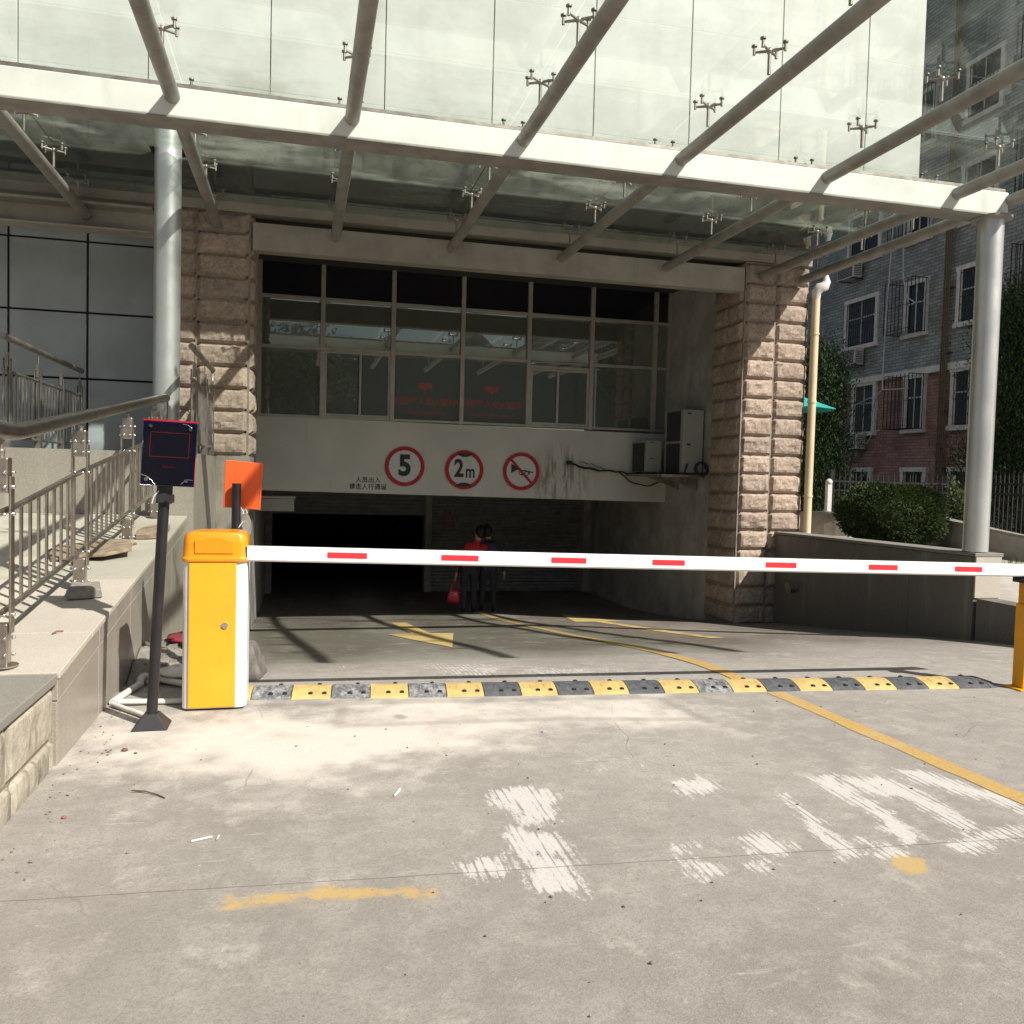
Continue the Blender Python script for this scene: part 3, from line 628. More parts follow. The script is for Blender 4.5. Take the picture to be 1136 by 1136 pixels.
def windows():
    W = MB(); zt, zm, zs_, zh = 4.165, 3.39, 2.29, 4.70; y0 = YF+.02; mx = [-.70, .27, 1.38, 2.52, 3.65, 4.76, 5.92, 6.19]
    for x in mx[1:-1]: W.box(x-.035, x+.035, y0-.05, y0+.06, zs_-.01, zh)
    W.box(-.72, -.66, y0-.049, y0+.06, zs_, zh); W.box(6.15, 6.2, y0-.049, y0+.06, zs_, zh)
    for i in range(7):
        a, b = mx[i]+(.035 if i else .04), mx[i+1]-(.035 if i < 6 else .04)
        for z, t in ((zt, .05), (zm-(.09 if i == 4 else 0), .045), (zs_+.02, .04)): W.box(a, b, y0-.045, y0+.05, z-t/2, z+t/2)
    win = W.build('window', 'mullion', B, bevel=.004, seg=1)
    for i in range(7):
        a, b = mx[i]+.03, mx[i+1]-.03; m_ = zm-(.09 if i == 4 else 0)
        q = MB(); q.box(a, b, y0+.012, y0+.03, zt+.02, zh); q.build('window_pane', 'window_glass_dark', win)
        q = MB(); q.box(a, b, y0+.010, y0+.03, m_+.02, zt-.02); q.build('window_pane', 'window_glass', win)
        if i in (1, 4):
            mid = (a+b)/2+(.04 if i == 1 else -.04); f = MB()
            for u, v, dy in ((a+.005, mid+.02, -.02), (mid-.02, b-.005, .0)):
                for bx in ((u, u+.035, zs_+.042, m_-.025), (v-.035, v, zs_+.042, m_-.025)): f.box(bx[0], bx[1], y0-.02+dy, y0+.008+dy, bx[2], bx[3])
                f.box(u+.035, v-.035, y0-.019+dy, y0+.007+dy, m_-.06, m_-.026); f.box(u+.035, v-.035, y0-.019+dy, y0+.007+dy, zs_+.043, zs_+.08)
            f.build('sash', 'mullion', win)
            for u, v, dy in ((a, mid, -.012), (mid, b, .004)):
                q = MB(); q.box(u+.03, v-.03, y0+dy, y0+dy+.008, zs_+.06, m_-.04); q.build('window_pane', 'window_glass', win)
        else:
            q = MB(); q.box(a, b, y0+.010, y0+.03, zs_+.03, m_-.02); q.build('window_pane', 'window_glass', win)
    m = MB(); m.box(-.72, 6.2, y0+.09, y0+.2, zs_, zh+.3); m.build('inner_blind', 'soffit_dark', B)
windows()

# ================================================================== GLASS CANOPY
def canopy():
    C = empty('glass_canopy', (6.96, 7.55, .78), 'glass canopy on white steel beams and round tubes over the garage drive', 'canopy')
    m = MB(); m.cyl((6.955, 7.55, .78), (6.955, 7.55, 4.26), .125, n=40); m.build('column', 'column_paint', C)
    m = MB(); m.cyl((6.955, 7.55, 4.255), (6.955, 7.55, 4.278), .2, n=40); m.build('column_cap', 'rafter_paint', C)
    m = MB(); m.box(-9, 7.06, 7.44, 7.68, 4.28, 4.52); m.build('front_beam', 'beam_paint', C, bevel=.012)
    m = MB(); m.box(-9, 7.08, 7.43, 7.70, 4.268, 4.277); m.build('beam_flange', 'rafter_paint', C)
    m = MB(); m.box(-9, 7.05, 7.48, 7.64, 4.535, 4.565); m.build('beam_top_rail', 'steel_dull', C)
    m = MB(); m.box(-9, -1.81, 11.28, 11.31, 4.25, 4.56); m.box(-9, -1.81, 11.05, 11.28, 4.25, 4.27); m.box(-9, -1.81, 11.05, 11.28, 4.53, 4.56)
    m.box(-.66, 6.19, 11.30, 11.33, 4.22, 4.56); m.box(-.66, 6.19, 11.33, 11.5, 4.22, 4.245); m.box(-.66, 6.19, 11.33, 11.5, 4.545, 4.57); m.build('rear_channel', 'channel_paint', C)
    RX = [-8.65, -7.13, -5.61, -4.09, -2.57, -1.07, .36, 1.86, 3.38, 4.92, 6.42, 7.08]
    for x in RX:
        r = MB(); r.cyl((x, 3.3, 4.44), (x, 7.438, 4.44), .062, n=18); r.cyl((x, 7.682, 4.44), (x, 11.22, 4.44), .062, n=18); r.build('rafter', 'rafter_paint', C)
    GY = [2.98, 3.95, 4.93, 5.92, 6.92, 7.92, 8.9, 9.87, 10.86, 11.26]; GZ = 4.775
    cols = RX[:]; cols[-1] = 7.34
    for i in range(len(cols)-1):
        for j in range(len(GY)-1):
            if abs(cols[i]+1.9) < 1.0 and GY[j] < 9.78 < GY[j+1]:       # notched round the building's column
                for a, b in ((cols[i]+.006, -1.44-.17), (-1.44+.17, cols[i+1]-.006)):
                    if b-a > .05:
                        g = MB(); g.box(a, b, GY[j]+.006, GY[j+1]-.006, GZ, GZ+.012); g.build('glass_panel', 'canopy_glass', C)
                for c, d in ((GY[j]+.006, 9.78-.17), (9.78+.17, GY[j+1]-.006)):
                    if d-c > .05: g = MB(); g.box(-1.44-.17, -1.44+.17, c, d, GZ, GZ+.012); g.build('glass_panel', 'canopy_glass', C)
                continue
            g = MB(); g.box(cols[i]+.006, cols[i+1]-.006, GY[j]+.006, GY[j+1]-.006, GZ+.0, GZ+.012); g.build('glass_panel', 'canopy_glass', C)
    # four-armed spider fittings
    f = MB(); f.cyl((0, 0, -.235), (0, 0, -.06), .016, n=8); f.ball((0, 0, -.06), .028, 8)
    for sx in (-1, 1):
        for sy in (-1, 1):
            f.cyl((0, 0, -.06), (sx*.11, sy*.075, -.055), .013, .009, n=6); f.cyl((sx*.11, sy*.075, -.075), (sx*.11, sy*.075, -.005), .013, n=8)
            f.cyl((sx*.11, sy*.075, -.014), (sx*.11, sy*.075, -.002), .026, n=10)
    f.v = [(x*.85, y*.85, z) for x, y, z in f.v]; f0 = f.build('spider_fitting', 'steel_dull', None); f0.parent = C; first = True
    for x in RX[3:]:
        for y in GY[1:-1]:
            if first: o = f0; first = False
            else: o = f0.copy(); COL.objects.link(o)
            o.location = Vector((x if x < 7 else 7.08, y, GZ))-wloc(C)
    return C
canopy()

# ================================================================== LEFT RETAINING WALL AND RAILINGS
def retaining_left():
    Wl = empty('retaining_wall', (LX, 6, 0), 'granite clad retaining wall with a pale sloping coping along the left of the drive', 'retaining wall')
    # granite cladding slabs: upright joints, and one sloping joint under the coping
    ys = [4.42, 5.28, 6.2, 7.1, 8.05, 8.99]
    m = MB()
    for a, b in zip(ys[:-1], ys[1:]):
        g = .004
        m.hexa([(LX-.12, a+g, -.4), (LX, a+g, -.4), (LX, b-g, -.6), (LX-.12, b-g, -.6)], [(LX-.12, a+g, ledge_z(a)-.145), (LX, a+g, ledge_z(a)-.145), (LX, b-g, ledge_z(b)-.145), (LX-.12, b-g, ledge_z(b)-.145)])
        m.hexa([(LX-.12, a+g, ledge_z(a)-.139), (LX+.003, a+g, ledge_z(a)-.139), (LX+.003, b-g, ledge_z(b)-.139), (LX-.12, b-g, ledge_z(b)-.139)], [(LX-.12, a+g, ledge_z(a)-.036), (LX+.003, a+g, ledge_z(a)-.036), (LX+.003, b-g, ledge_z(b)-.036), (LX-.12, b-g, ledge_z(b)-.036)])
    m.build('cladding', 'granite', Wl, bevel=.003, seg=1)
    m = MB(); m.hexa([(-1.52, 4.43, -.5), (LX-.02, 4.43, -.5), (LX-.02, 8.98, -.8), (-1.52, 8.98, -.8)], [(-1.52, 4.43, ledge_z(4.43)-.04), (LX-.02, 4.43, ledge_z(4.43)-.04), (LX-.02, 8.98, ledge_z(8.98)-.04), (-1.52, 8.98, ledge_z(8.98)-.04)]); m.build('wall_core', 'mortar', Wl)
    # lower granite wall past the ramp, up to the pillar
    ys = [4.42, 5.07, 5.72, 6.38, 7.03, 7.68, 8.34, 8.99]
    m = MB()
    for a, b in zip(ys[:-1], ys[1:]):
        g = .0035
        m.hexa([(-1.57, a+g, ledge_z(a)-.034), (LX+.012, a+g, ledge_z(a)-.034), (LX+.012, b-g, ledge_z(b)-.034), (-1.57, b-g, ledge_z(b)-.034)], [(-1.57, a+g, ledge_z(a)), (LX+.012, a+g, ledge_z(a)), (LX+.012, b-g, ledge_z(b)), (-1.57, b-g, ledge_z(b))])
    m.build('coping', 'granite_top', Wl, bevel=.004, seg=1)
    # older unclad stretch nearest the viewer
    m = MB(); m.box(-1.57, LX+.006, .5, 4.412, .405, .449); m.build('coping', 'granite_top_dark', Wl, bevel=.006, seg=2)
    m = MB(); r = np.random.default_rng(5)
    m.box(-1.5, LX-.03, .5, 4.4, -.4, .404)
    mb = MB(); k = 900; y = .55; rows = [(-.02, .135), (.135, .404)]
    for ri, (z0, z1) in enumerate(rows):
        y = .5-.2*ri
        while y < 4.40:
            L = r.uniform(.42, .7); e = min(4.405, y+L)
            k += 1; rock_face(mb, (LX-.035, y+.006, z0+.006), (0, 1, 0), (0, 0, 1), (1, 0, 0), e-y-.012, z1-z0-.012, .014, nx=17, nz=10, seed=k, lo=.022); y = e
            if e >= 4.40: break
    p = m.build('rubble_core', 'mortar', Wl); mb.build('stone_facing', 'masonry', p, fixn=False)
retaining_left()

PX = -1.40
def near_railing():
    Rl = empty('ramp_railing', (PX, 4.5, .47), 'stainless steel railing with thick round handrail climbing along the granite ledge by the drive', 'railing')
    hz = lambda y: 1.605 if y < 4.73 else 1.605+(y-4.73)*(2.17-1.605)/(9.42-4.73)
    path = [(PX, y, hz(y)) for y in (1.2, 2.5, 4.1, 4.5, 4.68, 4.78, 4.95, 6, 7.5, 9.2)]+[(PX+.01, 9.42, hz(9.42)-.005)]
    m = MB(); m.tube(path, .042, 20); m.build('handrail', 'handrail_steel', Rl)
    m = MB(); m.tube([(PX+.01, 9.40, hz(9.4)), (PX+.01, 9.43, hz(9.4)-.10), (PX, 9.41, 1.72)], .022, 10); m.build('handrail_return', 'steel', Rl)
    tr = lambda y: ledge_z(y)+.74+.03*min(1, max(0, (y-4.6)/1.4)); br = lambda y: ledge_z(y)+.255
    pts = [1.5, 3.05, 4.52, 6.0, 7.52, 8.85]
    sm = lambda f, y: (f(y-.25)+f(y)+f(y+.25))/3
    yy = [1.2]+list(np.arange(1.5, 8.95, .25))
    for f in (tr, br):
        m = MB(); m.tube([(PX, y, sm(f, y)) for y in yy], .0165, 10); m.build('rail', 'steel', Rl)
    # balusters
    for a, b in zip(pts[:-1], pts[1:]):
        n = 10
        for k in range(1, n):
            y = a+(b-a)*k/n
            m = MB(); m.box(PX-.006, PX+.006, y-.0125, y+.0125, sm(br, y)+.01, sm(tr, y)-.01); m.build('baluster', 'steel', Rl)
    for y in pts:
        z0 = ledge_z(y)+.003; zt = tr(y); m = MB()
        for dx in (-.045, .045): m.box(PX+dx-.005, PX+dx+.005, y-.028, y+.028, z0+.16, zt+.18)
        post = m.build('post', 'steel', Rl, bevel=.002, seg=1)
        m = MB(); m.box(PX-.038, PX+.038, y-.034, y+.034, zt+.10, zt+.27); m.build('post_bracket', 'steel', post, bevel=.006)
        m = MB(); m.box(PX-.036, PX+.036, y-.032, y+.032, z0, z0+.21); m.build('post_bracket', 'steel', post, bevel=.006)
        m = MB(); m.cyl((PX, y, z0), (PX, y, z0+.008), .075, n=20); m.build('base_flange', 'steel', post)
        m = MB(); m.cyl((PX, y, zt+.265), (PX, y, zt+.30), .016, n=8); m.ball((PX, y, zt+.30), .018, 8); m.cyl((PX, y, zt+.3), (PX, y, hz(y)-.03), .009, n=8); m.build('handrail_stem', 'steel_dull', post)
        m = MB()
        for zz in (zt+.13, zt+.20, zt-.0, z0+.06, z0+.14, br(y)):
            for dx in (-.053, .053): m.ball((PX+dx, y-.0, zz), .0105, 8)
            m.ball((PX-.022, y-.04, zz), .009, 6); m.ball((PX+.025, y-.04, zz), .009, 6)
        m.build('dome_bolts', 'steel_bright', post)
near_railing()
def level_railing(X, y0, y1, label, posts, end_bracket=True):
    zp = 1.604; Rl = empty('platform_railing', (X, y1, zp), label, 'railing', 'railings on the upper platform')
    m = MB(); m.tube([(X, y0, zp+1.06), (X, y1, zp+1.06)], .032, 16); m.build('handrail', 'steel_dull', Rl)
    if end_bracket:
        m = MB(); m.tube([(X, y1-.02, zp+1.05), (X, y1-.03, zp+.96), (X, y1-.06, zp+.90)], .02, 10); m.build('handrail_return', 'steel_dull', Rl)
    for z in (.74, .10):
        m = MB(); m.tube([(X, y0, zp+z), (X, y1+.02, zp+z)], .015, 8); m.build('rail', 'steel_dull', Rl)
    n = int((y1-y0)/.115)
    for k in range(n):
        y = y0+(y1-y0)*(k+.5)/n
        m = MB(); m.box(X-.005, X+.005, y-.011, y+.011, zp+.105, zp+.735); m.build('baluster', 'steel_dull', Rl)
    for y in posts:
        m = MB()
        for dx in (-.03, .03): m.box(X+dx-.005, X+dx+.005, y-.024, y+.024, zp, zp+.86)
        p = m.build('post', 'steel_dull', Rl)
        m = MB(); m.box(X-.016, X+.016, y-.02, y+.02, zp+.78, zp+.92); m.cyl((X, y, zp+.93), (X, y, zp+1.03), .008, n=8); m.build('post_bracket', 'steel_dull', p)
        m = MB(); m.box(X-.024, X+.024, y-.03, y+.03, zp+.001, zp+.16); m.build('post_bracket', 'steel_dull', p)
level_railing(-1.10, 9.06, 11.12, 'dark steel railing beside the rough stone pillar, partly behind the round column', [9.3, 10.25, 10.95])
level_railing(-2.80, 9.06, 12.05, 'dark steel railing in front of the grey cladding panels at the left edge', [9.2, 10.2, 11.1, 11.95], False)

# things lying on the coping
def slab_thing(name, label, cat, cx, cy, w, d, h, rot, m, seed, n=9, tilt=0.):
    r = random.Random(seed); b = MB(); P = []
    for k in range(n):
        a = 2*math.pi*k/n; q = max(abs(math.cos(a)), abs(math.sin(a)))
        P.append((w/2*math.cos(a)/q*r.uniform(.82, 1.05), d/2*math.sin(a)/q*r.uniform(.82, 1.05)))
    R = Matrix.Rotation(rot, 3, 'Z'); lo = []; hi = []
    for x, y in P:
        v = R @ Vector((x, y, 0)); yy = cy+v.y; zz = ledge_z(yy)+.004+tilt*(x/w+.5)
        lo.append((cx+v.x, yy, zz)); hi.append((cx+v.x*r.uniform(.92, .99), yy+r.uniform(-.008, .008), zz+h*r.uniform(.75, 1.15)))
    nn = len(lo); b.add(lo+hi, [tuple(range(nn-1, -1, -1)), tuple(range(nn, 2*nn))]+[(i, (i+1) % nn, nn+(i+1) % nn, nn+i) for i in range(nn)])
    o = b.build(name, m, None, bevel=.006, seg=1); return tag(o, label, cat)
slab_thing('stone_block', 'thick grey stone block at the foot of a railing post', 'block', -1.34, 5.88, .20, .26, .065, .25, 'stone_block', 3, 8)
slab_thing('broken_board', 'long flaking brown board lying across the ledge under the railing', 'board', -1.58, 7.10, .60, .52, .03, .12, 'wood_board', 5, 11, .05)
slab_thing('broken_board', 'small brown broken board by the third railing post, half behind the black pole', 'board', -1.28, 7.95, .24, .52, .05, -.1, 'wood_board', 9, 9)
b = MB(); b.tube([(-1.31, 5.03, ledge_z(5.03)+.006), (-1.29, 5.05, ledge_z(5.05)+.014), (-1.262, 5.06, ledge_z(5.06)+.010)], .005, 6); tag(b.build('dead_leaf', 'leaf_dry'), 'curled dead leaf lying on the near coping slab', 'leaf')

# ================================================================== BARRIER, POLES
def barrier():
    x0, x1, y0, y1 = -.685, -.315, 5.30, 5.60
    G = empty('barrier_gate', ((x0+x1)/2, 5.44, 0), 'yellow and white barrier cabinet with a long white boom lowered across the drive', 'barrier')
    def rounded(xa, xb, ya, yb, r, n=6):
        P = []
        for cx, cy, a in ((xb-r, yb-r, 0), (xa+r, yb-r, 90), (xa+r, ya+r, 180), (xb-r, ya+r, 270)):
            for k in range(n+1): t = R_(a+90*k/n); P.append((cx+r*math.cos(t), cy+r*math.sin(t)))
        return P
    m = MB(); m.box(x0+.02, x1-.02, y0+.02, y1-.02, .0, .014); m.build('plinth', 'black_plastic', G)
    m = MB(); m.prism([(x, y, .013) for x, y in rounded(x0, x1, y0, y1, .05)], (0, 0, .897)); m.smooth = False
    m.build('cabinet', 'cabinet_white', G, bevel=.003, seg=1)
    m = MB(); m.box(x0+.038, x1-.062, y0-.010, y0+.02, .018, .905); d = m.build('door_panel', 'yellow_paint', G, bevel=.006)
    m = MB(); lx, lz = x1-.125, .515; m.cyl((lx, y0-.009, lz), (lx, y0-.018, lz), .019, n=20); m.box(lx-.003, lx+.003, y0-.0215, y0-.0175, lz-.011, lz+.011); m.build('lock', 'steel_bright', d)
    # domed cap with a raised band on its front
    m = MB(); rings = []; n = 6
    for z, g in ((.896, .006), (.918, .008), (.921, .002), (.99, -.001), (1.035, -.004), (1.052, -.014)): rings.append([(x, y, z) for x, y in rounded(x0-g, x1+g, y0-g-.012, y1+g, .05)])
    top = []
    for x, y in rounded(x0+.03, x1-.03, y0+.02, y1-.03, .05): top.append((x, y, 1.052))
    k = len(rings[0]); arch = lambda p: (p[0], p[1], p[2]+(.030*(1-((p[0]-(x0+x1)/2)/((x1-x0)/2+.01))**2) if p[2] > 1.0 else 0))
    rings.append(top); vs = [arch(p) for rg in rings for p in rg]; fs = []
    for j in range(len(rings)-1):
        for i in range(k): fs.append((j*k+i, j*k+(i+1) % k, (j+1)*k+(i+1) % k, (j+1)*k+i))
    # top closed by strips so that the arch stays curved
    cx = (x0+x1)/2; nx = 10; base = len(vs); 
    fs.append(tuple(range(k-1, -1, -1)))
    vs.append((cx, (y0+y1)/2, 1.082)); 
    for i in range(k): fs.append(((len(rings)-1)*k+i, (len(rings)-1)*k+(i+1) % k, base))
    m.smooth = True; m.add(vs, fs); m.smooth = False
    m.prism([(x0+.07, y0-.019, .945), (x1-.08, y0-.019, .945), (x1-.08, y0-.019, 1.02), (x1-.13, y0-.018, 1.035), (cx, y0-.018, 1.045), (x0+.12, y0-.018, 1.035), (x0+.07, y0-.019, 1.02)], (0, .012, 0))
    m.build('cap', 'yellow_cap', G, bevel=.004, seg=2)
    p0, p1 = Vector((-.318, 5.325, .944)), Vector((5.42, 5.045, .858)); d = (p1-p0).normalized()
    sdv = d.cross(Vector((0, 0, 1))).normalized(); u = sdv.cross(d).normalized(); sdv = -sdv if sdv.y > 0 else sdv
    prof = [(-.0225, -.036), (-.0225, .040), (-.014, .046), (.014, .046), (.0225, .040), (.0225, -.036), (.014, -.046), (-.014, -.046)]
    m = MB(); m.prism([p0+sdv*a+u*b for a, b in prof], p1-p0); bo = m.build('boom', 'white_paint', G)
    m = MB(); q0 = p0-d*.02; m.prism([q0+sdv*a*1.0+u*b*.9 for a, b in prof], d*.0195); m.build('boom_socket', 'black_plastic', bo)
    m = MB(); m.bar(p1, p1+d*.012, .05, .096); m.build('boom_end', 'black_plastic', bo)
    for a, b in ((.15, .385), (.84, 1.075), (1.55, 1.785), (2.245, 2.475), (3.075, 3.31), (3.885, 4.12), (4.605, 4.84)):
        a, b = (v*(5.325+.0488*-.318)/5.2/(1+.0488*v/5.2) for v in (a, b)); ta, tb = (a-p0.x)/d.x, (b-p0.x)/d.x; c = .002
        m = MB(); pa, pb = p0+d*ta+sdv*.0235+u*c, p0+d*tb+sdv*.0235+u*c; m.bar(pa, pb, .0022, .035); m.build('reflective_strip', 'red_tape', bo)
barrier()

def support_post():
    P = empty('boom_support_post', (5.11, 5.04, 0), 'yellow square post holding up the free end of the white boom at the right edge', 'post')
    m = MB(); m.box(5.02, 5.20, 4.96, 5.13, 0, .012); m.build('base_plate', 'post_yellow', P, bevel=.003, seg=1)
    m = MB(); m.box(5.065, 5.165, 4.99, 5.09, .012, .62); m.build('post_tube', 'post_yellow', P, bevel=.006)
    m = MB(); m.box(5.075, 5.155, 5.0, 5.08, .62, .775); m.build('inner_tube', 'yellow_cap', P, bevel=.004)
    m = MB(); m.box(5.05, 5.18, 4.985, 5.115, .775, .80); m.box(5.05, 5.18, 4.985, 5.005, .80, .83); m.box(5.05, 5.18, 5.095, 5.115, .80, .83); m.build('boom_rest', 'black_plastic', P, bevel=.003)
support_post()

def pole_base(m, x, y, h=.075, w=.085):
    a = w; b = .035
    m.hexa([(x-a, y-a, .001), (x+a, y-a, .001), (x+a, y+a, .001), (x-a, y+a, .001)], [(x-b, y-b, h), (x+b, y-b, h), (x+b, y+b, h), (x-b, y+b, h)])
def display_pole():
    x, y = -.80, 5.02; tx = -.742
    P = empty('display_pole', (x, y, 0), 'black pole carrying a dark navy reader panel with a red outline, beside the barrier cabinet', 'reader pole')
    m = MB(); pole_base(m, x, y, .08, .095); m.build('base', 'black_plastic', P, bevel=.004)
    m = MB(); m.cyl((x, y, .075), (tx, y, 1.36), .0295, n=24); m.build('pole', 'black_metal', P)
    m = MB(); m.cyl((tx-.004, y, 1.25), (tx, y, 1.35), .042, n=24); m.box(tx-.03, tx+.05, y-.05, y+.0, 1.255, 1.30); m.cyl((tx+.02, y-.05, 1.27), (tx+.02, y-.062, 1.27), .008, n=8); m.build('clamp', 'black_plastic', P)
    m = MB(); m.tube([(tx-.025, y-.035, 1.32), (tx-.05, y-.04, 1.29), (tx-.06, y-.04, 1.25)], .004, 6); m.build('wire', 'pvc_white', P)
    # panel: slightly rolled, leaning with the pole
    def X(u, v): return (-.712+u*.998+v*.05, 0, 1.525-u*.03+v)
    m = MB()
    def plate(mb, u0, u1, v0, v1, ya, yb):
        c = [X(u0, v0), X(u1, v0), X(u1, v1), X(u0, v1)]; mb.prism([(p[0], ya, p[2]) for p in c], (0, yb-ya, 0))
    plate(m, -.138, .138, -.178, .172, y-.075, y-.03); pn = m.build('reader_panel', 'navy_acrylic', P, bevel=.004)
    m = MB(); plate(m, -.139, .139, .173, .181, y-.074, y-.03); m.build('panel_top_edge', 'sign_red', pn)
    m = MB(); c = [(-.112, .150), (.105, .150), (.122, .13), (.118, -.11), (.06, -.170), (-.075, -.170), (-.128, -.115), (-.124, .135)]
    m.prism([(X(u, v)[0], y-.0775, X(u, v)[2]) for u, v in c], (0, .003, 0)); m.build('panel_window', 'acrylic_black', pn)
    m = MB(); t = .0022
    for u0, u1, v0, v1 in ((-.098, .102, .112-t, .112+t), (-.098, .102, -.02-t, -.02+t), (-.098-t, -.098+t, -.02, .112), (.102-t, .102+t, -.02, .112)): plate(m, u0, u1, v0, v1, y-.0790, y-.0774)
    m.build('screen_outline', 'red_print', pn)
    text_obj('panel_text', '欢迎光临', .016, 'red_print', (X(0, -.075)[0], y-.0785, X(0, -.075)[2]), pn, rot=(90, 1.7, 0), extrude=.0004)
    for u, v in ((-.100, .145), (.105, .136), (-.108, -.145), (.097, -.145)):
        m = MB(); q = X(u, v); m.cyl((q[0], y-.074, q[2]), (q[0], y-.084, q[2]), .0095, n=12); m.build('screw', 'steel_bright', pn)
    m = MB()
    for pts in (((-.137, -.118), (-.11, -.128), (-.08, -.150), (-.06, -.176)), ((.07, -.165), (.085, -.150), (.105, -.137), (.130, -.14)), ((.06, .165), (.09, .160), (.11, .145)), ((-.137, -.168), (-.137, -.176), (-.06, -.177))): m.tube([(X(u, v)[0], y-.0775, X(u, v)[2]) for u, v in pts], .0016, 5)
    m.build('edge_glint', 'steel_bright', pn)
display_pole()
def orange_pole():
    x, y = -.43, 5.86
    P = empty('reader_pole', (x, y, 0), 'orange red reader box on a black pole seen from behind, above the barrier cabinet', 'reader pole')
    m = MB(); pole_base(m, x, y); m.build('base', 'black_plastic', P, bevel=.004)
    m = MB(); m.cyl((x, y, .07), (x+.006, y, 1.355), .029, n=24); m.build('pole', 'black_metal', P)
    m = MB(); m.prism([(-.512, y+.045, 1.195), (-.275, y+.045, 1.180), (-.262, y+.045, 1.492), (-.500, y+.045, 1.508)], (0, .04, 0)); m.build('reader_box', 'orange_paint', P, bevel=.003, seg=1)
    m = MB(); m.prism([(-.286, y+.042, 1.183), (-.275, y+.042, 1.181), (-.263, y+.042, 1.490), (-.274, y+.042, 1.491)], (0, .003, 0)); m.build('box_rim', 'orange_paint', P)
    m = MB(); m.tube([(x+.03, y+.03, 1.20), (x+.05, y+.0, 1.17), (x+.045, y-.01, 1.10), (x+.02, y-.02, 1.06)], .0035, 6); m.build('wire', 'pvc_white', P); m = MB(); m.tube([(x+.06, y+.05, 1.19), (x+.075, y, 1.165), (x+.07, y-.01, 1.14)], .003, 6); m.build('wire', 'pvc_white', P)
    m = MB(); c = [(.072+.033*math.cos(t), -.078*math.sin(t)-.02*math.cos(t)) for t in np.linspace(0, 2*math.pi, 14)[:-1]]; m.prism([(x+a, y-.012, 1.085+b) for a, b in c], (0, .008, 0)); m.build('hanging_tag', 'stone_block', P)
orange_pole()

